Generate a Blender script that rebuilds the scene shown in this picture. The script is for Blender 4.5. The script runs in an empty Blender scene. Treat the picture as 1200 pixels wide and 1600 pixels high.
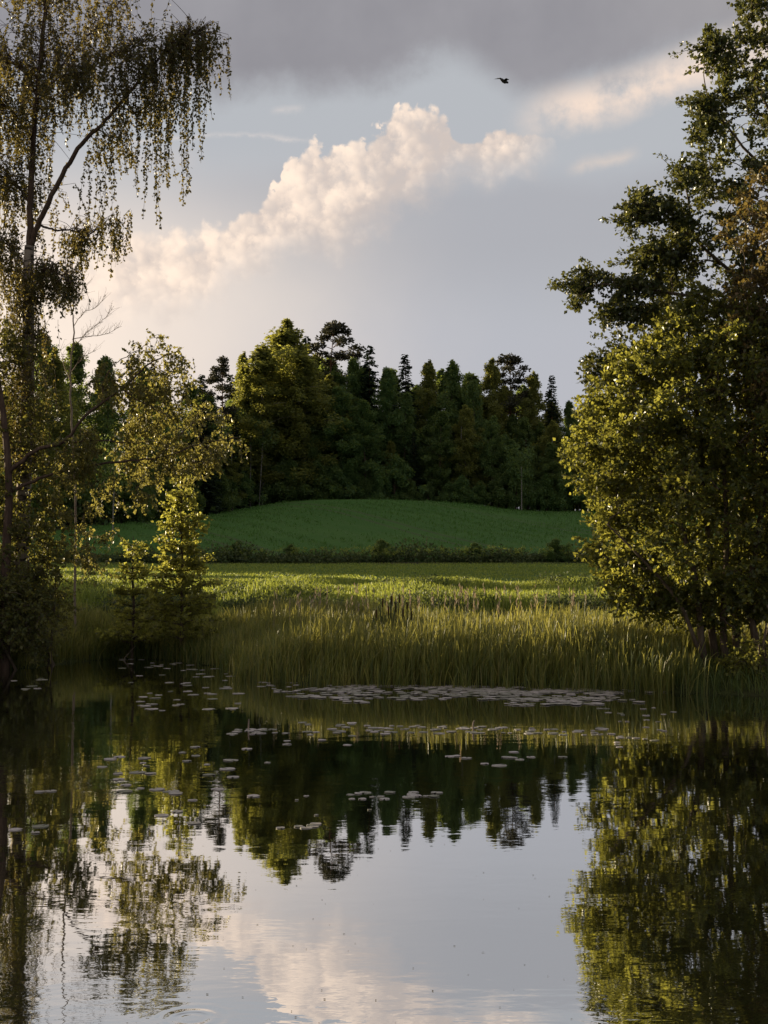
import bpy, math, random
import numpy as np
from mathutils import Vector

rng = np.random.default_rng(7)
random.seed(7)
S = bpy.context.scene
C = S.collection
PI = math.pi

# ------------------------------------------------------------------ camera
CAM_Z = 2.0
F = 2000.0                                   # focal length in pixels of the 1200x1600 photograph
PITCH = math.atan(110 / F)
cam_d = bpy.data.cameras.new('camera')
cam = bpy.data.objects.new('camera', cam_d)
C.objects.link(cam)
cam.location = (0, 0, CAM_Z)
cam.rotation_euler = (PI / 2 + PITCH, 0, 0)
cam_d.sensor_fit = 'AUTO'
cam_d.sensor_width = 36
cam_d.lens = 36 * F / 1600
cam_d.clip_start = 0.1
cam_d.clip_end = 9000
S.camera = cam

# ------------------------------------------------------------------ render / view
S.view_settings.view_transform = 'Standard'
S.view_settings.look = 'None'
S.view_settings.exposure = 1.05
S.view_settings.gamma = 1.0
S.view_settings.use_curve_mapping = False
S.render.engine = 'CYCLES'
S.cycles.max_bounces = 6
S.cycles.diffuse_bounces = 3
S.cycles.glossy_bounces = 3
S.cycles.transmission_bounces = 3
S.cycles.transparent_max_bounces = 4
S.cycles.caustics_reflective = False
S.cycles.caustics_refractive = False
S.cycles.sample_clamp_indirect = 4.0
S.cycles.use_denoising = True

# ------------------------------------------------------------------ sun and sky
SUN_AZ = math.radians(-55)                   # from the forward axis, negative = to the left
SUN_EL = math.radians(8)
sd = Vector((math.sin(SUN_AZ) * math.cos(SUN_EL), math.cos(SUN_AZ) * math.cos(SUN_EL), math.sin(SUN_EL)))
sun_d = bpy.data.lights.new('sun', 'SUN')
sun_d.energy = 5.0
sun_d.color = (1.0, 0.82, 0.52)
sun_d.angle = math.radians(0.6)
sun = bpy.data.objects.new('sun', sun_d)
C.objects.link(sun)
sun.rotation_euler = sd.to_track_quat('Z', 'Y').to_euler()
sun.location = (-60, 40, 40)


class NT:
    """tiny expression layer over a node tree"""
    def __init__(self, tree):
        self.t = tree
        self.n = tree.nodes
        self.l = tree.links

    def put(self, sock, v):
        if isinstance(v, bpy.types.NodeSocket):
            self.l.new(v, sock)
        elif v is not None:
            if hasattr(sock, 'default_value'):
                try:
                    sock.default_value = v
                except Exception:
                    sock.default_value = (*v, 1.0) if len(v) == 3 else v

    def node(self, kind, ins=None, **attrs):
        n = self.n.new(kind)
        for k, v in attrs.items():
            setattr(n, k, v)
        for k, v in (ins or {}).items():
            self.put(n.inputs[k], v)
        return n

    def m(self, op, a, b=None, c=None, clamp=False):
        n = self.n.new('ShaderNodeMath')
        n.operation = op
        n.use_clamp = clamp
        for i, v in enumerate((a, b, c)):
            if v is not None:
                self.put(n.inputs[i], v)
        return n.outputs[0]

    def add(self, a, b): return self.m('ADD', a, b)
    def sub(self, a, b): return self.m('SUBTRACT', a, b)
    def mul(self, a, b): return self.m('MULTIPLY', a, b)

    def sstep(self, lo, hi, x):
        n = self.n.new('ShaderNodeMapRange')
        n.interpolation_type = 'SMOOTHSTEP'
        self.put(n.inputs['Value'], x)
        self.put(n.inputs['From Min'], lo)
        self.put(n.inputs['From Max'], hi)
        return n.outputs[0]

    def mix(self, f, a, b):
        n = self.n.new('ShaderNodeMix')
        n.data_type = 'RGBA'
        self.put(n.inputs[0], f)
        for s, v in ((n.inputs[6], a), (n.inputs[7], b)):
            if isinstance(v, bpy.types.NodeSocket):
                self.l.new(v, s)
            else:
                s.default_value = (*v, 1.0)
        return n.outputs[2]

    def noise(self, vec, scale, detail=3, rough=0.5, dist=0.0):
        n = self.node('ShaderNodeTexNoise', {'Vector': vec, 'Scale': scale, 'Detail': detail, 'Roughness': rough, 'Distortion': dist})
        return n.outputs['Fac']

    def xyz(self, x, y, z=0.0):
        n = self.n.new('ShaderNodeCombineXYZ')
        self.put(n.inputs[0], x); self.put(n.inputs[1], y); self.put(n.inputs[2], z)
        return n.outputs[0]

    def sep(self, v):
        n = self.n.new('ShaderNodeSeparateXYZ')
        self.put(n.inputs[0], v)
        return n.outputs[0], n.outputs[1], n.outputs[2]

    def curve(self, x, pts):
        n = self.n.new('ShaderNodeFloatCurve')
        self.put(n.inputs['Value'], x)
        c = n.mapping.curves[0]
        n.mapping.use_clip = False
        while len(c.points) > 2:
            c.points.remove(c.points[-1])
        c.points[0].location = pts[0]
        c.points[1].location = pts[-1]
        for p in pts[1:-1]:
            c.points.new(*p)
        for p in c.points:
            p.handle_type = 'AUTO'
        n.mapping.extend = 'HORIZONTAL'
        n.mapping.update()
        return n.outputs[0]


def build_world():
    w = bpy.data.worlds.new('World')
    S.world = w
    w.use_nodes = True
    w.node_tree.nodes.clear()
    t = NT(w.node_tree)
    sky = t.node('ShaderNodeTexSky', sky_type='NISHITA', sun_disc=False)
    sky.sun_elevation = SUN_EL
    sky.sun_rotation = SUN_AZ
    sky.air_density = 1.0
    sky.dust_density = 2.0
    sky.ozone_density = 2.0
    d = t.node('ShaderNodeTexCoord').outputs['Generated']
    x, y, z = t.sep(d)
    # sky angles: A (azimuth) and E (elevation) in units of 1/2000 radian
    A = t.mul(t.m('ARCTAN2', x, y), 2000.0)
    E = t.mul(t.m('ARCSINE', z), 2000.0)
    PX = t.add(A, 600.0)
    PY = t.sub(910.0, E)
    P = t.xyz(t.mul(PX, 0.01), t.mul(PY, 0.01))
    SX = t.mul(t.add(PX, 400.0), 1 / 2000.0)

    def cv(pts):
        return t.mul(t.curve(SXw, [((p + 400) / 2000.0, q / 1000.0) for p, q in pts]), 1000.0)

    n1 = t.noise(P, 0.5, 4, 0.55)
    n2 = t.noise(P, 1.6, 6, 0.6)
    n3 = t.noise(P, 4.0, 6, 0.6)
    c1 = t.sub(n1, 0.5)
    c2 = t.sub(n2, 0.5)
    c3 = t.sub(n3, 0.5)
    SXw = t.add(SX, t.mul(c2, 0.022))
    # veil of thin cloud: blue-grey high, lavender low, warmer to the left where the sun stands
    low = t.sstep(150.0, 620.0, t.add(PY, t.mul(c1, 160)))
    veil = t.mix(low, (0.428, 0.442, 0.466), (0.432, 0.434, 0.474))
    grey = t.mul(t.sstep(260.0, 330.0, t.add(PY, t.mul(c1, 60))), t.sub(1.0, t.sstep(380.0, 540.0, PY)))
    grey = t.mul(grey, t.sstep(120.0, 520.0, PX))
    veil = t.mix(t.mul(grey, 0.8), veil, (0.375, 0.375, 0.400))
    warm = t.sub(1.0, t.sstep(0.0, 800.0, t.add(PX, t.mul(c1, 150))))
    warm = t.mul(warm, t.sstep(230.0, 480.0, PY))
    veil = t.mix(t.mul(warm, 1.0), veil, (0.90, 0.755, 0.635))
    sk = t.node('ShaderNodeVectorMath', {0: sky.outputs[0], 1: (0.1, 0.1, 0.1)}, operation='MULTIPLY').outputs[0]
    col = t.mix(0.92, sk, veil)
    # dark stratus sheet overhead with a soft ragged lower edge
    e1 = cv([(-400, 120), (100, 190), (330, 185), (430, 172), (540, 168), (620, 150), (700, 122), (770, 150), (830, 180), (950, 160), (1100, 125), (1250, 110), (1600, 100)])
    edge = t.add(e1, t.mul(c1, 30))
    m1 = t.sub(1.0, t.sstep(-42.0, 22.0, t.add(t.sub(PY, edge), t.mul(c2, 50))))
    strat = t.mix(t.sstep(0.3, 0.75, n1), (0.235, 0.228, 0.250), (0.300, 0.292, 0.312))
    corner = t.mul(t.sstep(850.0, 1300.0, PX), t.sub(1.0, t.sstep(60.0, 170.0, PY)))
    strat = t.mix(t.mul(corner, 0.6), strat, (0.40, 0.375, 0.365))
    band = t.mul(t.sstep(-40.0, 120.0, t.sub(PY, t.sub(edge, 170.0))), 0.35)
    strat = t.mix(band, strat, (0.238, 0.232, 0.255))
    col = t.mix(t.mul(m1, 0.93), col, strat)
    # pale warm streak under the stratus on the right
    def streak(pts, th, soft, x0, x1, xs, c, f):
        nonlocal col
        ce = t.sub(PY, t.add(cv(pts), t.mul(c2, 34)))
        k = t.sub(1.0, t.sstep(th - soft, th + soft, t.m('ABSOLUTE', ce)))
        k = t.mul(k, t.mul(t.sstep(x0, x0 + xs, PX), t.sub(1.0, t.sstep(x1 - xs, x1, PX))))
        k = t.mul(k, t.sstep(0.22, 0.62, n2))
        col = t.mix(t.mul(k, f), col, c)
    streak([(-400, 300), (780, 222), (860, 200), (960, 185), (1090, 150), (1200, 122), (1600, 60)], 24, 26, 780, 1420, 130, (0.80, 0.645, 0.54), 1.0)
    streak([(-400, 300), (900, 278), (1000, 264), (1600, 240)], 5, 12, 880, 1010, 40, (0.60, 0.52, 0.47), 0.9)
    streak([(-400, 260), (200, 246), (320, 236), (400, 233), (480, 237), (1600, 240)], 0.5, 6, 170, 500, 60, (0.70, 0.62, 0.575), 0.9)
    streak([(-400, 200), (430, 196), (460, 194), (1600, 195)], 4, 8, 415, 480, 22, (0.60, 0.55, 0.53), 0.9)
    streak([(-400, 300), (200, 270), (400, 262), (1600, 240)], 10, 22, 160, 330, 60, (0.55, 0.50, 0.48), 0.55)
    # the cumulus range
    vor = t.node('ShaderNodeTexVoronoi', {'Vector': t.xyz(t.add(t.mul(PX, 0.01), t.mul(c3, 0.5)), t.add(t.mul(PY, 0.01), t.mul(c2, 0.5))), 'Scale': 2.6, 'Smoothness': 0.45},
                 feature='SMOOTH_F1').outputs['Distance']
    vor2 = t.node('ShaderNodeTexVoronoi', {'Vector': t.xyz(t.add(t.mul(PX, 0.01), t.mul(c3, 0.3)), t.add(t.mul(PY, 0.01), t.mul(c3, 0.3))), 'Scale': 6.5, 'Smoothness': 0.35},
                  feature='SMOOTH_F1').outputs['Distance']
    top = cv([(-400, 520), (60, 440), (150, 395), (200, 362), (255, 356), (335, 356), (382, 322), (425, 300), (445, 268), (490, 234), (555, 232), (585, 212), (625, 186), (660, 183), (700, 192), (735, 225), (775, 212), (840, 222), (900, 262), (1000, 280), (1600, 300)])
    bot = cv([(-400, 530), (60, 520), (200, 502), (285, 494), (340, 462), (385, 432), (440, 408), (540, 392), (590, 366), (640, 330), (700, 300), (780, 285), (850, 276), (900, 262), (1000, 270), (1600, 290)])
    tw = t.add(top, t.add(t.mul(vor, 42), t.add(t.mul(vor2, 16), t.mul(c3, 16))))
    tw = t.sub(tw, 22.0)
    softx = t.add(t.mul(t.sub(1.0, t.sstep(280.0, 400.0, PX)), 30.0), 10.0)
    dt = t.sstep(0.0, 1.0, t.m('DIVIDE', t.sub(PY, tw), softx))
    db = t.sub(1.0, t.sstep(-55.0, 30.0, t.add(t.sub(PY, bot), t.add(t.mul(c2, 80), t.mul(c3, 30)))))
    den = t.mul(t.mul(dt, db), t.mul(t.sstep(60.0, 215.0, PX), t.sub(1.0, t.sstep(800.0, 890.0, PX))))
    den = t.mul(den, t.add(0.80, t.mul(t.sstep(0.3, 0.6, n3), 0.20)))
    depth = t.sub(PY, tw)
    lit = t.add(t.sub(0.92, t.mul(vor, 0.62)), t.sub(t.mul(c3, 0.55), t.mul(vor2, 0.36)))
    lit = t.sub(lit, t.mul(t.sstep(560.0, 720.0, t.add(PX, t.mul(depth, 1.0))), 0.25))
    lit = t.sub(lit, t.mul(t.sstep(50.0, 150.0, depth), 0.12))
    lit = t.sstep(-0.05, 0.74, lit)
    ccol = t.mix(lit, (0.55, 0.475, 0.435), (0.95, 0.77, 0.625))
    col = t.mix(t.mul(den, 0.96), col, ccol)
    bg = t.node('ShaderNodeBackground', {'Color': col, 'Strength': 0.57})
    out = t.node('ShaderNodeOutputWorld')
    t.l.new(bg.outputs[0], out.inputs['Surface'])


build_world()


# ------------------------------------------------------------------ helpers
def at(px, py, Y):
    """the point at forward distance Y that the photograph shows at (px, py)"""
    dx, dz = (px - 600) / F, (800 - py) / F
    y = math.cos(PITCH) - math.sin(PITCH) * dz
    z = math.sin(PITCH) + math.cos(PITCH) * dz
    k = Y / y
    return np.array((dx * k, Y, CAM_Z + z * k))


def on_water(px, py):
    dx, dz = (px - 600) / F, (800 - py) / F
    y = math.cos(PITCH) - math.sin(PITCH) * dz
    z = math.sin(PITCH) + math.cos(PITCH) * dz
    k = -CAM_Z / z
    return np.array((dx * k, y * k, 0.0))


def unit(v):
    return v / np.maximum(np.linalg.norm(v, axis=-1, keepdims=True), 1e-9)


class MB:
    """collects vertices and quads / triangles, builds one mesh"""
    def __init__(self):
        self.v, self.q, self.t, self.n = [], [], [], 0

    def quads(self, V, Q):
        self.v.append(V); self.q.append(Q + self.n); self.n += len(V)

    def tris(self, V, T):
        self.v.append(V); self.t.append(T + self.n); self.n += len(V)

    def mesh(self, name, mat, smooth=False):
        me = bpy.data.meshes.new(name)
        V = np.concatenate(self.v) if self.v else np.zeros((0, 3))
        Q = np.concatenate(self.q) if self.q else np.zeros((0, 4), int)
        T = np.concatenate(self.t) if self.t else np.zeros((0, 3), int)
        me.vertices.add(len(V))
        me.vertices.foreach_set('co', V.astype(np.float32).ravel())
        loops = np.concatenate([Q.ravel(), T.ravel()]).astype(np.int32)
        me.loops.add(len(loops))
        me.loops.foreach_set('vertex_index', loops)
        st = np.concatenate([np.arange(len(Q)) * 4, len(Q) * 4 + np.arange(len(T)) * 3]).astype(np.int32)
        me.polygons.add(len(st))
        me.polygons.foreach_set('loop_start', st)
        me.polygons.foreach_set('use_smooth', np.full(len(st), smooth, dtype=bool))
        me.update(calc_edges=True)
        me.validate()
        if mat:
            me.materials.append(mat)
        return me

    def build(self, name, mat, parent=None, smooth=False, kind=None):
        o = bpy.data.objects.new(name, self.mesh(name, mat, smooth))
        C.objects.link(o)
        if parent is not None:
            o.parent = parent
        if kind:
            o['kind'] = kind
        return o

    def leaves(self, P, D, N, L, W, fold=0.12):
        D = unit(D)
        Sd = unit(np.cross(D, N))
        N = np.cross(Sd, D)
        L = np.asarray(L).reshape(-1, 1) * np.ones((len(P), 1))
        W = np.asarray(W).reshape(-1, 1) * np.ones((len(P), 1))
        m = P + D * L * 0.45 + N * W * fold
        V = np.stack([P, m + Sd * W * 0.5, P + D * L, m - Sd * W * 0.5], axis=1).reshape(-1, 3)
        self.quads(V, np.arange(len(P) * 4).reshape(-1, 4))

    def sticks(self, A, B, ra, rb):
        """straight three-sided tapering sticks A->B"""
        D = unit(B - A)
        h = np.where(np.abs(D[:, 2:3]) > 0.9, np.array([[1., 0, 0]]), np.array([[0, 0, 1.]]))
        U = unit(np.cross(D, h)); Wv = np.cross(D, U)
        ra = np.asarray(ra).reshape(-1, 1) * np.ones((len(A), 1)); rb = np.asarray(rb).reshape(-1, 1) * np.ones((len(A), 1))
        rings = []
        for P, r in ((A, ra), (B, rb)):
            for k in range(3):
                a = k * 2 * PI / 3
                rings.append(P + (U * math.cos(a) + Wv * math.sin(a)) * r)
        V = np.stack(rings, axis=1).reshape(-1, 3)
        b = (np.arange(len(A)) * 6).reshape(-1, 1)
        Q = np.concatenate([b + np.array([[k, (k + 1) % 3, 3 + (k + 1) % 3, 3 + k]]) for k in range(3)])
        self.quads(V, Q)

    def tube(self, path, radii, sides=7):
        path = np.asarray(path, float); radii = np.asarray(radii, float)
        T = unit(np.gradient(path, axis=0))
        u = np.cross(T[0], (0.3, 1, 0.1)); u /= np.linalg.norm(u)
        ring = []
        for i in range(len(path)):
            u = u - T[i] * np.dot(u, T[i]); u /= np.linalg.norm(u)
            w = np.cross(T[i], u)
            a = np.arange(sides) * 2 * PI / sides
            ring.append(path[i] + radii[i] * (np.outer(np.cos(a), u) + np.outer(np.sin(a), w)))
        V = np.concatenate(ring)
        q = []
        for i in range(len(path) - 1):
            for k in range(sides):
                q.append((i * sides + k, i * sides + (k + 1) % sides, (i + 1) * sides + (k + 1) % sides, (i + 1) * sides + k))
        self.quads(V, np.array(q))
        V2 = np.concatenate([ring[-1], path[-1:] + T[-1:] * radii[-1]])
        self.tris(V2, np.array([(k, (k + 1) % sides, sides) for k in range(sides)]))


def spline(pts, n=8, jit=0.0):
    """Catmull-Rom through pts"""
    p = np.asarray(pts, float)
    p = np.concatenate([[2 * p[0] - p[1]], p, [2 * p[-1] - p[-2]]])
    out = []
    for i in range(1, len(p) - 2):
        for s in np.arange(n) / n:
            a, b, c, d = p[i - 1], p[i], p[i + 1], p[i + 2]
            out.append(0.5 * ((2 * b) + (c - a) * s + (2 * a - 5 * b + 4 * c - d) * s * s + (3 * b - a - 3 * c + d) * s ** 3))
    out.append(p[-2])
    out = np.array(out)
    if jit:
        out[1:-1] += rng.normal(0, jit, (len(out) - 2, 3))
    return out


def tag(o, label=None, cat=None, group=None, kind=None):
    if label: o['label'] = label
    if cat: o['category'] = cat
    if group: o['group'] = group
    if kind: o['kind'] = kind
    return o


def thing(name, loc, label, cat, group=None):
    o = bpy.data.objects.new(name, None)
    o.empty_display_size = 0.3
    C.objects.link(o)
    o.location = tuple(float(c) for c in loc)
    return tag(o, label, cat, group)


def copy_thing(o, loc, rz=0.0, sc=(1, 1, 1), label=None, group=None):
    c = o.copy(); C.objects.link(c)
    c.location = tuple(float(k) for k in loc); c.rotation_euler = (0, 0, rz); c.scale = sc
    if label: c['label'] = label
    if group: c['group'] = group
    for ch in list(o.children):
        d = ch.copy(); C.objects.link(d); d.parent = c
    return c


# ------------------------------------------------------------------ materials
def principled(name, color=(0.2, 0.2, 0.2), rough=0.8, spec=0.3):
    m = bpy.data.materials.new(name)
    m.use_nodes = True
    t = NT(m.node_tree)
    b = m.node_tree.nodes['Principled BSDF']
    b.inputs['Base Color'].default_value = (*color, 1)
    b.inputs['Roughness'].default_value = rough
    b.inputs['Specular IOR Level'].default_value = spec
    return m, t, b


def leaf_mat(name, c0, c1, c2, trans, tf=0.45, rough=0.42, spec=0.4, objvar=0.0):
    """leaf: three tones picked per leaf, light shining through"""
    m, t, b = principled(name, c1, rough, spec)
    r = t.node('ShaderNodeNewGeometry').outputs['Random Per Island']
    ramp = t.node('ShaderNodeValToRGB', {'Fac': r})
    e = ramp.color_ramp.elements
    e[0].color = (*c0, 1); e[1].color = (*c2, 1)
    e.new(0.55).color = (*c1, 1)
    col = ramp.outputs[0]
    k = t.add(0.7, t.mul(r, 0.6))
    if objvar:
        rnd = t.node('ShaderNodeObjectInfo').outputs['Random']
        hs = t.node('ShaderNodeHueSaturation', {'Color': col, 'Hue': t.add(0.5 - objvar * 0.05, t.mul(rnd, objvar * 0.1)), 'Value': t.add(1 - objvar * .5, t.mul(rnd, objvar))})
        col = hs.outputs[0]
    t.l.new(col, b.inputs['Base Color'])
    tc = t.node('ShaderNodeVectorMath', {0: trans, 1: t.xyz(k, k, k)}, operation='MULTIPLY').outputs[0]
    tr = t.node('ShaderNodeBsdfTranslucent', {'Color': tc})
    mx = t.node('ShaderNodeMixShader', {0: tf})
    t.l.new(b.outputs[0], mx.inputs[1]); t.l.new(tr.outputs[0], mx.inputs[2])
    out = m.node_tree.nodes['Material Output']
    t.l.new(mx.outputs[0], out.inputs['Surface'])
    return m


def bark_mat(name, c0, c1, scale=6.0, birch=False):
    m, t, b = principled(name, c0, 0.9, 0.2)
    co = t.node('ShaderNodeTexCoord').outputs['Object']
    x, y, z = t.sep(co)
    if birch:
        n = t.noise(t.xyz(t.mul(x, 2.0), t.mul(y, 2.0), t.mul(z, 9.0)), 1.6, 5, 0.6)
        f = t.sstep(0.50, 0.62, n)
    else:
        n = t.noise(t.xyz(t.mul(x, 3.0), t.mul(y, 3.0), t.mul(z, 0.6)), scale, 5, 0.65)
        f = t.sstep(0.35, 0.7, n)
    t.l.new(t.mix(f, c0, c1), b.inputs['Base Color'])
    bp = t.node('ShaderNodeBump', {'Height': n, 'Strength': 0.6, 'Distance': 0.02})
    t.l.new(bp.outputs[0], b.inputs['Normal'])
    return m


M = {}
M['birch_leaf'] = leaf_mat('birch_leaf', (0.032, 0.040, 0.011), (0.050, 0.056, 0.016), (0.080, 0.074, 0.022), (0.24, 0.19, 0.042), 0.40)
M['birch_leaf_low'] = leaf_mat('low_birch_leaf', (0.045, 0.054, 0.014), (0.072, 0.080, 0.022), (0.11, 0.105, 0.032), (0.35, 0.315, 0.075), 0.46)
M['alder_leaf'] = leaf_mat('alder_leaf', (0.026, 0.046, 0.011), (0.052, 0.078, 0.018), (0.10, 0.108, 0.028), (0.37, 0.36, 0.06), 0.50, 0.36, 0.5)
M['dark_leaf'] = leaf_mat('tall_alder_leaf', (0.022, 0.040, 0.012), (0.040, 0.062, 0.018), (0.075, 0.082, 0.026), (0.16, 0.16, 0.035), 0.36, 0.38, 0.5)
M['sunlit_or_fallen'] = leaf_mat('sunlit_or_fallen_leaf', (0.046, 0.048, 0.016), (0.085, 0.070, 0.026), (0.14, 0.092, 0.040), (0.26, 0.19, 0.05), 0.36)  # brown stands in for warm sun on the alder; fallen scraps share it
M['young_leaf'] = leaf_mat('young_alder_leaf', (0.060, 0.075, 0.016), (0.10, 0.115, 0.026), (0.15, 0.145, 0.035), (0.48, 0.47, 0.085), 0.5)
M['shade_leaf'] = leaf_mat('bank_bush_leaf', (0.036, 0.052, 0.013), (0.058, 0.074, 0.018), (0.11, 0.11, 0.03), (0.28, 0.26, 0.05), 0.42)
M['spruce'] = leaf_mat('spruce_needle', (0.014, 0.026, 0.015), (0.022, 0.038, 0.019), (0.034, 0.052, 0.024), (0.05, 0.07, 0.02), 0.15, 0.6, 0.2, 0.3)
M['pine'] = leaf_mat('pine_needle', (0.030, 0.034, 0.022), (0.044, 0.047, 0.030), (0.062, 0.060, 0.038), (0.08, 0.075, 0.03), 0.15, 0.6, 0.2, 0.2)
M['far_leaf'] = leaf_mat('forest_leaf', (0.042, 0.088, 0.032), (0.060, 0.114, 0.038), (0.092, 0.140, 0.046), (0.30, 0.37, 0.07), 0.40, 0.5, 0.3, 0.3)
M['far_birch'] = leaf_mat('forest_birch_leaf', (0.065, 0.088, 0.024), (0.095, 0.118, 0.032), (0.13, 0.145, 0.042), (0.44, 0.43, 0.08), 0.46, 0.5, 0.3, 0.15)
M['reed'] = leaf_mat('reed_blade', (0.048, 0.082, 0.020), (0.084, 0.118, 0.028), (0.19, 0.165, 0.060), (0.42, 0.39, 0.085), 0.45, 0.45, 0.35)
M['sedge'] = leaf_mat('sedge_blade', (0.050, 0.090, 0.022), (0.080, 0.120, 0.028), (0.14, 0.14, 0.04), (0.22, 0.23, 0.045), 0.36, 0.45, 0.35)
M['bank_grass'] = leaf_mat('bank_grass_blade', (0.080, 0.145, 0.026), (0.125, 0.190, 0.036), (0.20, 0.225, 0.06), (0.42, 0.46, 0.07), 0.42, 0.5, 0.3)
M['ditch'] = leaf_mat('ditch_herb', (0.034, 0.058, 0.022), (0.052, 0.080, 0.030), (0.12, 0.135, 0.06), (0.16, 0.19, 0.05), 0.3, 0.6, 0.2)
M['crop_leaf'] = leaf_mat('crop_blade', (0.058, 0.140, 0.025), (0.075, 0.165, 0.031), (0.085, 0.155, 0.042), (0.12, 0.26, 0.04), 0.3, 0.5, 0.3)
M['plume'] = leaf_mat('pale_plume', (0.26, 0.22, 0.16), (0.36, 0.30, 0.22), (0.46, 0.38, 0.30), (0.30, 0.22, 0.14), 0.3, 0.8, 0.1)
M['cattail_leaf'] = leaf_mat('cattail_blade', (0.030, 0.050, 0.020), (0.045, 0.065, 0.024), (0.07, 0.08, 0.03), (0.12, 0.12, 0.03), 0.25, 0.5, 0.3)
M['cattail_head'], _, _ = principled('cattail_head', (0.06, 0.032, 0.016), 0.95, 0.1)
M['bark'] = bark_mat('alder_bark', (0.055, 0.040, 0.028), (0.12, 0.095, 0.07))
M['birch_bark'] = bark_mat('birch_bark', (0.24, 0.20, 0.165), (0.035, 0.028, 0.022), birch=True)
M['limb_bark'] = bark_mat('birch_limb_bark', (0.060, 0.040, 0.030), (0.11, 0.075, 0.055))
M['white_bark'] = bark_mat('forest_birch_bark', (0.22, 0.21, 0.18), (0.06, 0.05, 0.045), birch=True)
M['pine_bark'] = bark_mat('pine_bark', (0.17, 0.085, 0.045), (0.09, 0.055, 0.035))
M['dead'] = bark_mat('dead_wood', (0.22, 0.17, 0.13), (0.32, 0.26, 0.20))


def ground_mat():
    m, t, b = principled('bank_soil', (0.05, 0.045, 0.03), 0.95, 0.1)
    co = t.node('ShaderNodeNewGeometry').outputs['Position']
    n = t.noise(co, 1.3, 8, 0.65)
    n2 = t.noise(co, 0.15, 4, 0.6)
    c = t.mix(t.sstep(0.35, 0.65, n), (0.045, 0.055, 0.020), (0.075, 0.090, 0.030))
    c = t.mix(t.sstep(0.45, 0.7, n2), c, (0.062, 0.055, 0.030))
    t.l.new(c, b.inputs['Base Color'])
    bp = t.node('ShaderNodeBump', {'Height': t.noise(co, 6.0, 6, 0.7), 'Strength': 0.8, 'Distance': 0.06})
    t.l.new(bp.outputs[0], b.inputs['Normal'])
    return m


def field_mat(name, a, bcol, c, rows, fine):
    m, t, b = principled(name, a, 0.9, 0.12)
    co = t.node('ShaderNodeNewGeometry').outputs['Position']
    x, y, z = t.sep(co)
    n = t.noise(co, 0.12, 5, 0.6)
    n2 = t.noise(t.xyz(t.mul(x, 1.0), t.mul(y, 0.35), z), 2.2, 6, 0.72)
    col = t.mix(t.sstep(0.35, 0.68, n), a, bcol)
    col = t.mix(t.mul(t.sstep(0.5, 0.72, n2), fine), col, c)
    if rows:
        ph = t.add(t.mul(x, 0.93), t.add(t.mul(y, 0.36), t.mul(t.sub(n, 0.5), 0.6)))
        w = t.m('SINE', t.mul(ph, 2 * PI / 2.4))
        col = t.mix(t.mul(t.sstep(0.2, 1.0, w), 0.28), col, c)
        tr = t.m('ABSOLUTE', t.sub(t.m('MODULO', t.add(ph, 240.0), 16.0), 8.0))   # tractor tramlines
        line = t.sub(1.0, t.sstep(0.10, 0.30, t.m('ABSOLUTE', t.sub(tr, 0.9))))
        col = t.mix(t.mul(line, 0.6), col, (0.085, 0.090, 0.048))
    t.l.new(col, b.inputs['Base Color'])
    bp = t.node('ShaderNodeBump', {'Height': t.noise(co, 3.5, 6, 0.75), 'Strength': 0.9, 'Distance': 0.18})
    t.l.new(bp.outputs[0], b.inputs['Normal'])
    return m


M['ground'] = ground_mat()
M['crop'] = field_mat('crop_field', (0.054, 0.135, 0.025), (0.070, 0.155, 0.030), (0.085, 0.150, 0.042), True, 0.6)
M['meadow'] = field_mat('meadow', (0.080, 0.150, 0.032), (0.100, 0.160, 0.038), (0.135, 0.175, 0.05), False, 0.7)


def water_mat():
    m = bpy.data.materials.new('pond_water')
    m.use_nodes = True
    nt = m.node_tree
    nt.nodes.clear()
    t = NT(nt)
    co = t.node('ShaderNodeNewGeometry').outputs['Position']
    x, y, z = t.sep(co)
    v = t.xyz(t.mul(x, 0.55), y, 0.0)
    n1 = t.noise(v, 2.6, 3, 0.5, 0.3)
    n2 = t.noise(v, 9.0, 3, 0.55)
    patch = t.add(0.35, t.mul(t.sstep(0.40, 0.66, t.noise(t.xyz(t.mul(x, 0.25), y, 3.0), 0.28, 3, 0.5)), 1.0))
    h = t.mul(t.add(t.mul(n1, 0.0026), t.mul(n2, 0.00050)), patch)
    # a ring left by a rising fish
    r = t.node('ShaderNodeVectorMath', {0: co, 1: (-0.885, 6.0, 0)}, operation='DISTANCE').outputs['Value']
    env = t.mul(t.sub(1.0, t.sstep(0.10, 0.26, r)), t.sstep(0.0, 0.08, r))
    h = t.add(h, t.mul(t.mul(t.m('SINE', t.mul(r, 75.0)), env), 0.0004))
    bp = t.node('ShaderNodeBump', {'Height': h, 'Strength': 1.0, 'Distance': 1.0})
    gl = t.node('ShaderNodeBsdfGlossy', {'Color': (0.97, 0.97, 0.97, 1), 'Roughness': 0.012})
    t.l.new(bp.outputs[0], gl.inputs['Normal'])
    df = t.node('ShaderNodeBsdfDiffuse', {'Color': (0.018, 0.020, 0.010, 1)})
    fr = t.node('ShaderNodeFresnel', {'IOR': 1.33})
    t.l.new(bp.outputs[0], fr.inputs['Normal'])
    f = t.add(0.72, t.mul(fr.outputs[0], 0.28))
    mx = t.node('ShaderNodeMixShader', {0: f})
    t.l.new(df.outputs[0], mx.inputs[1]); t.l.new(gl.outputs[0], mx.inputs[2])
    out = t.node('ShaderNodeOutputMaterial')
    t.l.new(mx.outputs[0], out.inputs['Surface'])
    return m


M['water'] = water_mat()

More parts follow.
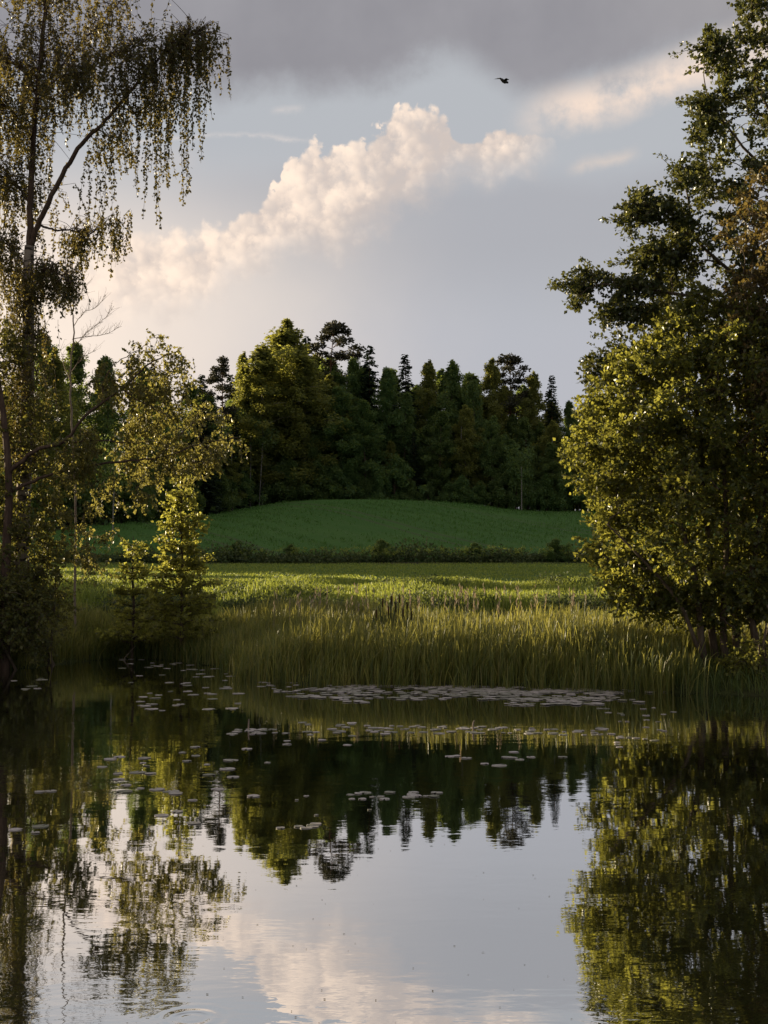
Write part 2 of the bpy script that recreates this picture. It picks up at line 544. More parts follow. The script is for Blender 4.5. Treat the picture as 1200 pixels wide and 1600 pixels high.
# ------------------------------------------------------------------ terrain
SHORE_PX = [(0, 1046), (60, 1042), (120, 1034), (180, 1029), (250, 1031), (330, 1040), (370, 1054), (430, 1064), (500, 1069), (600, 1071), (700, 1072), (800, 1074), (900, 1077), (1000, 1080), (1060, 1082), (1130, 1084), (1200, 1088)]
far_shore = [on_water(a, b)[:2] for a, b in SHORE_PX]
POND = np.array([(-10.8, 27.5)] + [tuple(p) for p in far_shore] + [(8.0, 21.5), (9.2, 17), (9.6, 10), (8.0, 4.5), (3, 3.0), (-3, 2.8), (-8, 4), (-12, 9), (-13.4, 17), (-12.6, 24)])


def pond_sd(X, Y):
    """signed distance to the shoreline, negative in the pond"""
    P = np.stack([X, Y], axis=-1)
    d = np.full(X.shape, 1e9)
    inside = np.zeros(X.shape, bool)
    n = len(POND)
    for i in range(n):
        a, b = POND[i], POND[(i + 1) % n]
        e = b - a
        w = P - a
        k = np.clip((w @ e) / (e @ e), 0, 1)
        d = np.minimum(d, np.linalg.norm(w - k[..., None] * e, axis=-1))
        c = (a[1] > Y) != (b[1] > Y)
        xi = (b[0] - a[0]) * (Y - a[1]) / (b[1] - a[1] + 1e-12) + a[0]
        inside ^= c & (X < xi)
    return np.where(inside, -d, d)


def ground_z(X, Y):
    X = np.asarray(X, float); Y = np.asarray(Y, float)
    z = np.interp(Y, [-60, 0, 4, 24, 30, 34, 40, 46, 55, 80, 90, 105, 120, 150, 165, 200, 400, 3000],
                  [0.9, 0.6, 0.35, 0.28, 0.35, 0.5, 0.95, 1.45, 2.05, 3.15, 4.2, 6.35, 8.6, 12.5, 13.8, 15, 13, 8])
    lat = sum(np.interp(X + k, [-60, -19.5, -15, -9, -3, 3, 9, 15, 22.9, 30, 80], [3.2, 2.25, 1.7, .3, 0, .4, 1.1, 2.2, 2.3, 2.5, 3.0]) for k in (-3, -1.5, 0, 1.5, 3)) / 5
    z = z - lat * np.clip((Y - 85) / 65, 0, 1)
    z = z + 0.10 * np.sin(X * 0.9 + Y * 0.4) * np.sin(Y * 0.7 - X * 0.3) * np.clip((Y - 30) / 8, 0, 1) * np.clip((70 - Y) / 20, 0.15, 1)
    near = (np.abs(X) < 60) & (Y > -40) & (Y < 90)
    sd_ = np.where(near, pond_sd(X, Y), 50.0)
    z = np.where(sd_ > 0, np.minimum(z, 0.015 + 0.22 * sd_), np.maximum(-1.1, 0.5 * sd_))
    return z


def gz(x, y):
    return float(ground_z(np.array([x]), np.array([y]))[0])


def sheet(name, xs, ys, mat, lift=0.0, mask=None, kind='structure'):
    X, Y = np.meshgrid(xs, ys)
    Z = ground_z(X, Y) + lift
    V = np.stack([X, Y, Z], axis=-1).reshape(-1, 3)
    nx, ny = len(xs), len(ys)
    i = np.arange(ny - 1)[:, None] * nx + np.arange(nx - 1)[None, :]
    Q = np.stack([i, i + 1, i + 1 + nx, i + nx], axis=-1)
    if mask is not None:
        cx = (X[:-1, :-1] + X[1:, 1:]) / 2; cy = (Y[:-1, :-1] + Y[1:, 1:]) / 2
        Q = Q[mask(cx, cy)]
    b = MB(); b.quads(V, Q.reshape(-1, 4))
    return b.build(name, mat, smooth=True, kind=kind)


def axis(a, b, step, far_a, far_b, g=1.3):
    c = list(np.arange(a, b + 1e-6, step))
    s = step
    while c[-1] < far_b: s *= g; c.append(c[-1] + s)
    s = step
    while c[0] > far_a: s *= g; c.insert(0, c[0] - s)
    return np.array(c)


sheet('ground', axis(-20, 20, 0.4, -3000, 3000), axis(0, 60, 0.4, -800, 4000), M['ground'])
crop_edge = lambda X: 153.0 - np.where(X < -14, np.minimum((-14 - X) * 2.6, 46), 0)
sheet('crop_field', np.arange(-60, 80.1, 1.0), np.arange(80, 158.1, 1.0), M['crop'], 0.05, lambda X, Y: (Y < crop_edge(X)) & (Y > 81.4 + 0.02 * X))
sheet('meadow', np.arange(-70, 80.1, 1.0), np.arange(48, 88.1, 1.0), M['meadow'], 0.03, lambda X, Y: (Y < 80.4 + 0.02 * X) & (Y > 51 + 2 * np.sin(X * 0.35)))

wb = MB()
wb.quads(np.array([(-18., 1, 0), (14, 1, 0), (14, 40, 0), (-18, 40, 0)]), np.array([[0, 1, 2, 3]]))
wb.build('water', M['water'], kind='structure')


# ------------------------------------------------------------------ foliage tools
def twig_leaves(LB, TB, A, Dv, length, nleaf, L, W, droop=0.25, up=0.5, jitter=0.35, bend=0.0, stick=0.005):
    """twigs from A along Dv with alternate leaves; LB leaves, TB twig wood"""
    n = len(A)
    Dv = unit(Dv)
    length = np.asarray(length).reshape(-1) * np.ones(n)
    B = A + Dv * length[:, None] + np.array([0, 0, -1.0]) * (length * droop)[:, None]
    if TB is not None:
        TB.sticks(A, B, stick, stick * 0.4)
    s = np.tile((np.arange(nleaf) + 0.5) / nleaf, n) * 0.92 + 0.08
    idx = np.repeat(np.arange(n), nleaf)
    P = A[idx] * (1 - s[:, None]) + B[idx] * s[:, None]
    ax = unit(B - A)[idx]
    rnd = rng.normal(0, 1, (len(P), 3))
    D = unit(ax * 0.55 + unit(rnd) * 0.8 + np.array([0, 0, -1.0]) * droop)
    N = unit(rng.normal(0, jitter + 0.25, (len(P), 3)) + np.array([0, 0, 1.0]) * up)
    P = P + rng.normal(0, 0.018, P.shape)
    k = rng.uniform(0.55, 1.3, len(P))
    LB.leaves(P, D, N, L * k, W * k)


def in_poly(poly, px, py):
    inside = np.zeros(px.shape, bool)
    n = len(poly)
    for i in range(n):
        (ax, ay), (bx, by) = poly[i], poly[(i + 1) % n]
        c = (ay > py) != (by > py)
        xi = (bx - ax) * (py - ay) / (by - ay + 1e-9) + ax
        inside ^= c & (px < xi)
    return inside


def edge_dist(poly, px, py):
    d = np.full(px.shape, 1e9)
    P = np.stack([px, py], -1)
    n = len(poly)
    for i in range(n):
        a = np.array(poly[i], float); b = np.array(poly[(i + 1) % n], float)
        e = b - a; w = P - a
        k = np.clip((w @ e) / (e @ e + 1e-9), 0, 1)
        d = np.minimum(d, np.linalg.norm(w - k[:, None] * e, axis=-1))
    return d


def crown_points(poly, Y0, n, thick, sep):
    """clump centres through the volume of a crown whose side view is poly (a lens in depth)"""
    poly = np.array(poly, float)
    lo, hi = poly.min(0), poly.max(0)
    out = []
    tries = 0
    ppm = F / Y0
    while len(out) < n and tries < 60:
        tries += 1
        px = rng.uniform(lo[0], hi[0], 400); py = rng.uniform(lo[1], hi[1], 400)
        ok = in_poly(poly, px, py)
        px, py = px[ok], py[ok]
        ed = edge_dist(poly, px, py) / ppm
        for a, b, e in zip(px, py, ed):
            T = min(thick, 0.35 + 1.5 * e)
            Yc = Y0 + rng.uniform(-1, 1) * T
            dx, dy = (a - 600) / ppm, (b - 910) / ppm
            p = np.array((dx, Yc, CAM_Z - dy))
            if p[2] < 0.4: continue
            if all(np.sum((p - q) ** 2) > sep * sep for q in out[-400:]):
                out.append(p)
            if len(out) >= n: break
    return np.array(out)


def grow(nodes, targets, TB, r0=0.035, r1=0.010, start=None):
    """joins every clump centre to the nearest wood already there"""
    nodes = [np.asarray(p, float) for p in nodes]
    arr = np.array(nodes)
    base = arr.mean(0)
    order = np.argsort([np.min(np.linalg.norm(arr - t_, axis=1)) for t_ in targets])
    for i in order:
        p = targets[i]
        v = p - arr
        d = np.linalg.norm(v, axis=1) + np.maximum(0, arr[:, 2] - p[2]) * 0.9 + 0.15 * np.abs(v[:, 2])
        a = arr[np.argmin(d)]
        L = np.linalg.norm(p - a)
        mid = (a + p) / 2 + np.array((0, 0, 0.12 * L)) + rng.normal(0, 0.05 * L, 3)
        path = spline([a, mid, p], 3)
        k = min(1.0, L / 2.5)
        TB.tube(path, np.linspace(r1 + (r0 - r1) * k, r1 * 0.7, len(path)), 4)
        arr = np.concatenate([arr, path[1:]])


def sprays(pts, n, left, length, L, W, leafn=22):
    """leafy shoots that stick out of the crown's open side"""
    def add(LB, TB, base):
        order = np.argsort(pts[:, 0] + 0.12 * np.abs(rng.normal(0, 1, len(pts))) * 4)
        pick = rng.choice(order[:left], n)
        for i in pick:
            a = pts[i] - base
            d = np.array((-1.0, rng.normal(0, .5), rng.uniform(-.15, .7)))
            d /= np.linalg.norm(d)
            ln = length * rng.uniform(.5, 1.25)
            q = spline([a, a + d * ln * .5 + (0, 0, .05), a + d * ln + (0, 0, -.06 * ln)], 5)
            TB.tube(q, np.linspace(.008, .003, len(q)), 3)
            s_ = rng.uniform(.15, 1, leafn) ** .8 * (len(q) - 1.001)
            k = s_.astype(int)
            P = q[k] + (q[k + 1] - q[k]) * (s_ - k)[:, None] + rng.normal(0, .03, (leafn, 3))
            D = unit(d * .5 + rng.normal(0, .7, (leafn, 3)) + (0, 0, -.15))
            kk = rng.uniform(.5, 1.2, leafn)
            LB.leaves(P, D, unit(rng.normal(0, .5, (leafn, 3)) + (0, 0, .5)), L * kk, W * kk)
    return add


def clump_tree(name, label, cat, trunks, pts, leaf, bark, Lw, twigs, nleaf, tlen, rad, droop=0.2, up=0.5, group=None, r0=0.035, extra=None, limbs=()):
    base = np.array(trunks[0][0][0], float)
    root = thing(name, base, label, cat, group)
    nodes = []
    for path, radii in trunks:
        path = spline(path, 6, 0.0)
        b = MB(); b.tube(path - base, np.interp(np.linspace(0, 1, len(path)), np.linspace(0, 1, len(radii)), radii), 8)
        b.build('trunk', M[bark], root, smooth=True)
        nodes += list(path[len(path) // 4:])
    for path, radii in limbs:
        path = spline(path, 6, 0.01)
        b = MB(); b.tube(path - base, np.interp(np.linspace(0, 1, len(path)), np.linspace(0, 1, len(radii)), radii), 6)
        b.build('limb', M[bark], root, smooth=True)
        nodes += list(path[2:])
    W = MB(); LB = MB()
    W.v = []
    rel = [p - base for p in nodes]
    grow(rel, pts - base, W, r0)
    centre = np.array(nodes).mean(0)
    n = len(pts)
    idx = np.repeat(np.arange(n), twigs)
    rr = rng.uniform(0.6, 1.3, n)[idx]
    out = pts - centre; out[:, 2] *= 0.4
    D = unit(unit(rng.normal(0, 1, (n * twigs, 3))) + unit(out)[idx] * 0.55 + np.array([0, 0, 0.1]))
    A = pts[idx] - base + rng.normal(0, rad * 0.33, (n * twigs, 3)) * rr[:, None]
    twig_leaves(LB, W, A, D, tlen * rr * rng.uniform(0.6, 1.25, n * twigs), nleaf, Lw[0], Lw[1], droop, up)
    if extra:
        extra(LB, W, base)
    W.build('branchwork', M[bark], root, kind='stuff')
    LB.build('crown', M[leaf], root, kind=None)
    return root


# ------------------------------------------------------------------ forest kinds (built once, copied)
def cloud_leaves(LB, centres, rads, n, size, flat=1.0, droop=0.3, up=0.4):
    idx = np.repeat(np.arange(len(centres)), n)
    v = unit(rng.normal(0, 1, (len(idx), 3))) * (rng.uniform(0, 1, (len(idx), 1)) ** 0.45)
    v[:, 2] *= flat
    P = centres[idx] + v * rads[idx][:, None]
    D = unit(v * 0.6 + rng.normal(0, 0.6, v.shape) + np.array([0, 0, -droop]))
    N = unit(rng.normal(0, 0.6, v.shape) + np.array([0, 0, up]) + v * 0.5)
    k = rng.uniform(0.6, 1.3, len(P))
    LB.leaves(P, D, N, size * k, size * 0.62 * k)


def trunk_mesh(h, r, bark, bend=0.25, sides=6):
    b = MB()
    p = spline([(0, 0, -0.4), (rng.normal(0, bend * .4), rng.normal(0, bend * .4), h * 0.35), (rng.normal(0, bend), rng.normal(0, bend), h * 0.7), (0, 0, h * 0.97)], 5)
    b.tube(p, np.linspace(r, r * 0.12, len(p)), sides)
    return b, p


def kind_spruce(h, w):
    L = MB()
    tb, p = trunk_mesh(h, 0.19, 'pine_bark', 0.05)
    z = h * 0.04
    while z < h * 0.995:
        f = 1 - (z - h * .1) / (h * 0.9)
        ln = w * (0.10 + 0.90 * f ** 0.85) * rng.uniform(0.8, 1.15)
        nb = max(4, int(9 * (0.45 + 0.55 * f)))
        for a in rng.uniform(0, 2 * PI) + np.arange(nb) * 2 * PI / nb + rng.normal(0, 0.15, nb):
            l2 = ln * rng.uniform(0.75, 1.15)
            m = max(3, int(l2 / 0.22))
            s = (np.arange(m) + rng.uniform(0.1, 0.9, m)) / m
            dirv = np.array((math.cos(a), math.sin(a), 0))
            drop = -0.38 * l2 * s + 0.14 * l2 * s * s
            P = np.array((0, 0, z + rng.uniform(-.3, .3))) + dirv * (s * l2)[:, None] + np.array((0, 0, 1)) * drop[:, None]
            for sg in (-1, 1):
                side = np.array((-math.sin(a), math.cos(a), 0)) * sg
                D = unit(dirv * 0.7 + side * rng.uniform(0.3, 0.9, (m, 1)) + np.array((0, 0, -0.35)) + rng.normal(0, 0.15, (m, 3)))
                N = unit(np.array((0, 0, 1)) + rng.normal(0, 0.35, (m, 3)))
                ll = 0.34 + 0.5 * (1 - s) * min(1, l2 / 2)
                L.leaves(P, D, N, ll, 0.26 + 0.14 * rng.uniform(0, 1, m))
        z += 0.24 + 0.20 * f
    return tb, L, 'pine_bark', 'spruce'


def kind_pine(h, w):
    L = MB()
    tb, p = trunk_mesh(h, 0.2, 'pine_bark', 0.3)
    c, r = [], []
    for k in range(34):
        f = rng.uniform(0, 1)
        z = h * (0.58 + 0.41 * f)
        a = rng.uniform(0, 2 * PI)
        d = w * (0.25 + 0.75 * math.sin(PI * min(1, 0.30 + 0.68 * f)) ** 0.8) * rng.uniform(0.25, 1.0)
        q = np.array((d * math.cos(a), d * math.sin(a), z))
        c.append(q); r.append(rng.uniform(0.5, 0.95))
        st = np.array((0, 0, z - 0.25 * d))
        tb.tube(spline([st, (st + q) / 2 + (0, 0, 0.1), q], 3), np.linspace(0.06, 0.02, 7), 4)
    c.append(np.array((0, 0, h))); r.append(0.8)
    cloud_leaves(L, np.array(c), np.array(r), 150, 0.30, 0.5, -0.2, 0.2)
    return tb, L, 'pine_bark', 'pine'


def kind_broad(h, w, lowf, leaf, bark, ncl, narrow=0.5, weep=0.3):
    L = MB()
    tb, p = trunk_mesh(h, 0.16, bark, 0.35)
    c, r = [], []
    nb = ncl // 6
    for k in range(nb):                                         # boughs, each carrying its own spray of foliage
        f = ((k + rng.uniform(0, 1)) / nb) ** 0.9
        z = h * (lowf + (0.95 - lowf) * f)
        a = k * 2.399 + rng.normal(0, 0.35)
        prof = min(1.0, 0.55 + 1.6 * f) * (1 - 0.90 * f ** 2.1) * (1.12 - narrow * 0.3)
        d = w * max(0.10, prof) * rng.uniform(0.62, 1.22)
        rise = d * rng.uniform(0.15, 0.75) * (1 - 0.5 * weep)
        dv = np.array((math.cos(a), math.sin(a), 0))
        st = np.array((0, 0, max(h * 0.10, z - 0.3 * d)))
        en = st + dv * d + (0, 0, rise)
        path = spline([st, (st + en) / 2 + (0, 0, .15 * d), en], 4)
        tb.tube(path, np.linspace(0.05, 0.012, len(path)), 4)
        for j in range(8):
            t_ = rng.uniform(0.15, 1.0)
            i = min(int(t_ * (len(path) - 1)), len(path) - 2)
            q = path[i] + rng.normal(0, 0.16 * d + 0.12, 3) * (1, 1, .8) - (0, 0, weep * rng.uniform(0, 1.0))
            c.append(q); r.append(rng.uniform(0.28, 0.62) * (1.05 - 0.4 * f) * min(1.2, w / 3.0) + 0.10)
    for k in range(5):                                          # ragged leaders at the top
        a = rng.uniform(0, 2 * PI); d = rng.uniform(0, 0.20) * w
        zt = h * (rng.uniform(0.93, 1.0) - 0.3 * (d / w))
        for j in range(5):
            c.append(np.array((d * math.cos(a), d * math.sin(a), zt - j * 0.40)) + rng.normal(0, .08, 3)); r.append(0.12 + 0.10 * j)
    cloud_leaves(L, np.array(c), np.array(r), 84, 0.25, 1.2, weep, 0.35)
    return tb, L, bark, leaf


def make_kind(name, cat, spec, h):
    tb, L, bark, leaf = spec
    return dict(name=name, cat=cat, h=h, trunk=tb.mesh('trunk', M[bark], True), crown=L.mesh('crown', M[leaf]))


KINDS = {
    'spruce': [make_kind('spruce_tree', 'spruce', kind_spruce(20, 3.6), 20), make_kind('spruce_tree', 'spruce', kind_spruce(20, 2.9), 20)],
    'pine': [make_kind('pine_tree', 'pine', kind_pine(20, 3.4), 20), make_kind('pine_tree', 'pine', kind_pine(20, 2.7), 20)],
    'birch': [make_kind('birch_tree', 'birch', kind_broad(20, 3.9, 0.14, 'far_birch', 'white_bark', 170, 0.45, 0.5), 20), make_kind('birch_tree', 'birch', kind_broad(20, 3.0, 0.20, 'far_birch', 'white_bark', 130, 0.5, 0.5), 20)],
    'broad': [make_kind('broadleaf_tree', 'tree', kind_broad(20, 3.8, 0.06, 'far_leaf', 'bark', 190, 0.5, 0.3), 20), make_kind('broadleaf_tree', 'tree', kind_broad(20, 3.2, 0.08, 'far_leaf', 'bark', 170, 0.55, 0.25), 20),
              make_kind('broadleaf_tree', 'tree', kind_broad(20, 3.6, 0.05, 'far_leaf', 'bark', 180, 0.6, 0.3), 20)],
    'bush': [make_kind('forest_bush', 'bush', kind_broad(5, 2.6, 0.03, 'far_leaf', 'bark', 60, 0.3, 0.2), 5)],
}


def place(kind, v, x, y, h, label, group=None, wide=1.0, rz=None):
    k = KINDS[kind][v % len(KINDS[kind])]
    s = h / k['h']
    r = thing(k['name'], (x, y, gz(x, y)), label, k['cat'], group)
    r.rotation_euler = (0, 0, rng.uniform(0, 2 * PI) if rz is None else rz)
    w = s * wide
    r.scale = (w, w, s)
    for part in ('trunk', 'crown'):
        o = bpy.data.objects.new(part, k[part]); C.objects.link(o); o.parent = r
    return r


def place_px(kind, v, px, py_top, Y, label, group=None, wide=1.0):
    p = at(px, py_top, Y)
    return place(kind, v, p[0], Y, p[2] - gz(p[0], Y), label, group, wide)


SKY = [  # the trees that make the skyline, left to right
    ('broad', 0, 70, 512, 122, 'dark broadleaf tree behind the weeping birch, top of the left wooded slope', 1.0),
    ('broad', 1, 118, 522, 126, 'dark pointed tree behind the bare dead sapling on the left slope', 1.0),
    ('broad', 1, 165, 545, 124, 'dark tree on the left slope showing beside the bare twigs', 1.0),
    ('broad', 2, 225, 566, 128, 'dark green tree half hidden behind the drooping birch bough', 1.0),
    ('spruce', 1, 316, 585, 140, 'small dark spruce on the skyline left of the thin pine', 1.0),
    ('pine', 1, 347, 562, 150, 'thin open pine on the skyline left of the tall pale birch', 0.75),
    ('birch', 1, 381, 545, 152, 'slim pale birch with a see-through top beside the thin pine', 0.8),
    ('birch', 0, 448, 497, 156, 'tallest pale yellow-green birch with sunlit crown on the forest skyline', 1.5),
    ('birch', 0, 474, 545, 154, 'lower sunlit birch on the right shoulder of the tallest birch', 1.25),
    ('birch', 1, 412, 535, 152, 'sunlit birch leaning on the left side of the tallest birch', 1.4),
    ('pine', 0, 521, 509, 168, 'tall pine with a dark rounded top right of the tallest birch', 0.95),
    ('broad', 1, 553, 548, 160, 'leafy tree just right of the tall rounded pine', 0.9),
    ('spruce', 0, 577, 540, 160, 'pointed spruce with tufted top near the middle of the skyline', 0.9),
    ('broad', 0, 606, 568, 158, 'rounded leafy tree between two pointed spruces on the skyline', 0.9),
    ('spruce', 1, 633, 553, 162, 'narrow dark spruce in the middle of the skyline', 1.0),
    ('birch', 1, 671, 558, 162, 'pointed birch right of the narrow dark spruce', 0.9),
    ('broad', 2, 708, 557, 160, 'bushy leafy tree with a broad top right of the pointed birch', 0.95),
    ('broad', 1, 738, 585, 158, 'lower leafy tree in the dip left of the pale round birch', 0.9),
    ('birch', 0, 768, 557, 162, 'pale round topped birch right of the middle of the skyline', 0.8),
    ('pine', 0, 797, 558, 164, 'pine with flat layered top beside the pale round birch', 0.85),
    ('birch', 1, 834, 576, 162, 'feathery birch between the layered pine and the last narrow spruce', 0.85),
    ('spruce', 1, 862, 586, 164, 'last narrow spruce at the right end of the forest skyline', 0.85),
    ('broad', 2, 890, 622, 160, 'low leafy tree next to the last narrow spruce', 0.9),
    ('broad', 0, 922, 616, 164, 'leafy tree at the right end of the forest partly behind the alder', 0.9),
]
for k, v, px, py, Y, lab, wd in SKY:
    place_px(k, v, px, py, Y, lab, 'trees along the forest skyline', wd * (1.25 if k in ('pine', 'birch') else 1.1))

# the mass of the forest below the skyline
SHORT = [(70, 'weeping birch'), (118, 'dead sapling'), (190, 'bare twigs'), (240, 'drooping birch bough'), (316, 'small skyline spruce'), (347, 'thin open pine'), (412, 'leaning sunlit birch'), (448, 'tallest pale birch'), (521, 'tall rounded pine'), (577, 'tufted spruce'),
         (633, 'narrow middle spruce'), (671, 'pointed birch'), (708, 'broad topped tree'), (768, 'pale round birch'), (797, 'layered pine'), (834, 'feathery birch'), (862, 'last narrow spruce'), (910, 'last low tree')]
ADJ = {'broad': 'dark green broadleaf tree', 'spruce': 'dark spruce', 'birch': 'dull green birch'}
TALL = ('at the forest front', 'behind the forest front', 'deeper in the forest', 'far back', 'far back', 'far back', 'far back')
def edge_y(x):
    return 153.0 - (min((-14 - x) * 2.6, 46) if x < -14 else 0)
def near_name(px):
    return min(SHORT, key=lambda q: abs(q[0] - px))[1]
tops = lambda px: np.interp(px, [0, 60, 200, 300, 360, 400, 450, 520, 600, 700, 800, 870, 930, 1200], [528, 522, 560, 595, 572, 540, 525, 538, 568, 574, 578, 604, 620, 634])
for row, dy in enumerate((1.5, 4.5, 8.5, 13.0, 19.0, 26.0, 33.0)):
    x = -25.0 - row
    while x < (52 if row < 5 else -12):
        x += rng.uniform(2.2, 3.4) + min(row, 4) * 0.25
        y = edge_y(x) + dy + rng.uniform(-1.2, 1.2)
        px = 600 + x / y * F
        if px < -60 or px > 1240: continue
        py = tops(px) + max(0, 4 - row) * rng.uniform(8, 30) + rng.uniform(-6, 30)
        p = at(px, py, y)
        kd = rng.choice(['broad', 'broad', 'broad', 'spruce', 'birch'])
        place(kd, int(rng.integers(3)), x, y, max(5.0, p[2] - gz(x, y)), '%s %s below the %s' % (ADJ[kd], TALL[row], near_name(px)), 'shaded forest trees below the %s' % near_name(px), rng.uniform(1.15, 1.6) if kd != 'spruce' else rng.uniform(.95, 1.2))
x = -26.0
while x < 52:
    x += rng.uniform(1.5, 2.5)
    y = edge_y(x) - 0.6 + rng.uniform(-0.8, 0.8)
    px = 600 + x / y * F
    if px < -60 or px > 1240: continue
    place('bush', 0, x, y, rng.uniform(2.6, 6.0), 'dark bush at forest edge below the %s' % near_name(px), 'forest edge bushes below the %s' % near_name(px), rng.uniform(0.8, 1.2))
# the undergrowth that closes the forest between the stems
ub = MB()
n = 3000
X = np.concatenate([rng.uniform(-42, 74, 2100), rng.uniform(-44, -10, 900)])
Yu = np.array([edge_y(q) for q in X]) + rng.uniform(3, 26, n)
c = np.stack([X, Yu, ground_z(X, Yu) + np.concatenate([rng.uniform(0.3, 9.5, 2100), rng.uniform(0.2, 4.5, 900)])], -1)
cloud_leaves(ub, c, rng.uniform(.8, 1.6, n), 46, 0.42, 1.0)
tag(ub.build('forest_undergrowth', M['far_leaf'], kind='stuff'), 'dark leafy undergrowth filling the forest between the stems', 'undergrowth')

# pale trunks that catch light at the forest edge
for px, py0, py1, lean in ((391, 745, 690, 1), (405, 752, 700, 5), (815, 800, 745, 0), (176, 830, 760, 2)):
    Y = 150 if px > 300 else 104
    a = at(px, py0, Y); a[2] = gz(a[0], Y) - 0.2
    b2 = at(px + lean, py1, Y)
    top = b2 + np.array((0, 0.3, 1.2))
    rt = thing('birch_sapling', a, {391: 'thin white birch stem, left one of the pair at the dark forest edge', 405: 'thin white birch stem leaning right, right one of the pair at the forest edge',
               815: 'single pale birch stem at the forest edge above the right of the field', 176: 'pale birch stem below the drooping bough on the left slope'}[px], 'birch', 'pale stems at the forest edge')
    tb = MB(); tb.tube(spline([a * 0, b2 - a, top - a], 5), np.linspace(0.07, 0.04, 11), 6)
    tb.build('trunk', M['white_bark'], rt, True)
    lb = MB()
    cs = np.array([top - a + rng.normal(0, 0.8, 3) + (0, 0, rng.uniform(-1.0, 2.2)) for _ in range(16)])
    cloud_leaves(lb, cs, np.full(16, 0.75), 60, 0.25, 1.1)
    lb.build('crown', M['far_leaf'], rt)

# woods beyond the left edge of the picture, whose shade falls over the field and the reeds
for (x0, x1, y0, y1, n, h0, h1) in ((-95, -30, 116, 196, 44, 14.5, 17.5), (-84, -56, 111, 124, 22, 13.0, 15.0), (-60, -48, 44, 74, 40, 7.3, 8.4)):
    for k in range(n):
        x = rng.uniform(x0, x1); y = rng.uniform(y0, y1)
        if n in (22, 40): y = y0 + (y1 - y0) * (k + rng.uniform(.2, .8)) / n
        if n == 22: x = x0 + (x1 - x0) * ((k * 7) % n + rng.uniform(0, 1)) / n
        if y > 125 and y < edge_y(x) + 4: y = edge_y(x) + rng.uniform(4, 40)
        kd = rng.choice(['broad', 'broad', 'spruce', 'birch']) if n != 40 else 'broad'
        place(kd, int(rng.integers(3)), x, y, rng.uniform(h0, h1), 'tree of the wood left of the pond beyond the weeping birch', 'wood left of the pond', 1.15 if h0 > 10 else 2.6)

# ------------------------------------------------------------------ ditch hedge between the fields
db = MB()
n = 2600
X = rng.uniform(-34, 40, n); Yd = 80.6 + 0.02 * X + 0.5 * np.sin(X * .23) + 0.35 * np.sin(X * .61 + 1) + rng.normal(0, 0.55, n)
hgt = (0.30 + 0.78 * (0.5 + 0.5 * np.sin(X * 0.8) * np.sin(X * 0.31 + 1))) * rng.uniform(0.5, 1.4, n)
c = np.stack([X, Yd, ground_z(X, Yd) + hgt * 0.5], -1)
cloud_leaves(db, c, hgt * 0.6 + 0.12, 14, 0.20, 1.0, 0.0, 0.5)
for px, hb_, lab in ((372, 1.3, 'small round bush at the left end of the ditch hedge'), (455, 1.1, 'low bush in the ditch hedge under the tallest birch'), (596, 1.4, 'middle bush standing a little taller in the ditch hedge'), (742, 1.2, 'low bush in the ditch hedge right of the middle'), (868, 1.45, 'bush at the right end of the ditch hedge beside the alder')):
    place('bush', 0, (px - 600) / F * 81, 81 + 0.0, hb_, lab, 'bushes in the ditch hedge', 1.5)
pl_ = MB()
n = 900
X = rng.uniform(-34, 40, n); Y_ = 80.4 + 0.02 * X + rng.normal(0, 0.5, n)
c = np.stack([X, Y_, ground_z(X, Y_) + rng.uniform(.55, 1.0, n)], -1)
cloud_leaves(pl_, c, rng.uniform(.06, .2, n), 9, 0.11, 0.6, 0.0, 0.5)
tag(pl_.build('ditch_umbels', M['bank_grass'], kind='stuff'), 'pale flowering tops of the herbs along the ditch', 'herbs')
tag(db.build('ditch_herbs', M['ditch'], kind='stuff'), 'strip of tall herbs and low bushes along the ditch between the two fields', 'herbs')


# ------------------------------------------------------------------ grass and reeds
def blades(B, P, h, w, lean, az=None, bend=0.5):
    """one curved tapering blade per point: quad + quad + tip"""
    n = len(P)
    az = rng.uniform(0, 2 * PI, n) if az is None else az
    d = np.stack([np.cos(az), np.sin(az), np.zeros(n)], -1)
    s = np.stack([-np.sin(az), np.cos(az), np.zeros(n)], -1)
    tw = rng.normal(0, 0.9, n)
    s = s * np.cos(tw)[:, None] + d * np.sin(tw)[:, None]
    h = h[:, None]; w = w[:, None]; lean = lean[:, None]
    up = np.array([0, 0, 1.0])
    p1 = P + up * h * 0.5 + d * h * lean * 0.35
    p2 = P + up * h * (0.88 - 0.25 * bend * lean) + d * h * lean * 0.9
    p3 = P + up * h * (1.0 - bend * lean * 0.9) + d * h * lean * 1.5
    V = np.stack([P - s * w * .5, P + s * w * .5, p1 - s * w * .5, p1 + s * w * .5, p2 - s * w * .34, p2 + s * w * .34, p3], 1).reshape(-1, 3)
    b = (np.arange(n) * 7).reshape(-1, 1)
    B.v.append(V)
    B.q.append(np.concatenate([b + np.array([[0, 1, 3, 2]]), b + np.array([[2, 3, 5, 4]])]) + B.n)
    B.t.append(b + np.array([[4, 5, 6]]) + B.n)
    B.n += len(V)


def scatter(n, x0, x1, y0, y1, cond):
    X = rng.uniform(x0, x1, n); Y = rng.uniform(y0, y1, n)
    k = cond(X, Y)
    X, Y = X[k], Y[k]
    return np.stack([X, Y, ground_z(X, Y)], -1)


def patch_noise(X, Y, f=0.6):
    return 0.5 + 0.25 * np.sin(X * f * 1.7 + 1.3 * np.sin(Y * f)) + 0.25 * np.sin(Y * f * 1.3 + 1.1 * np.sin(X * f * 0.8) + 2)


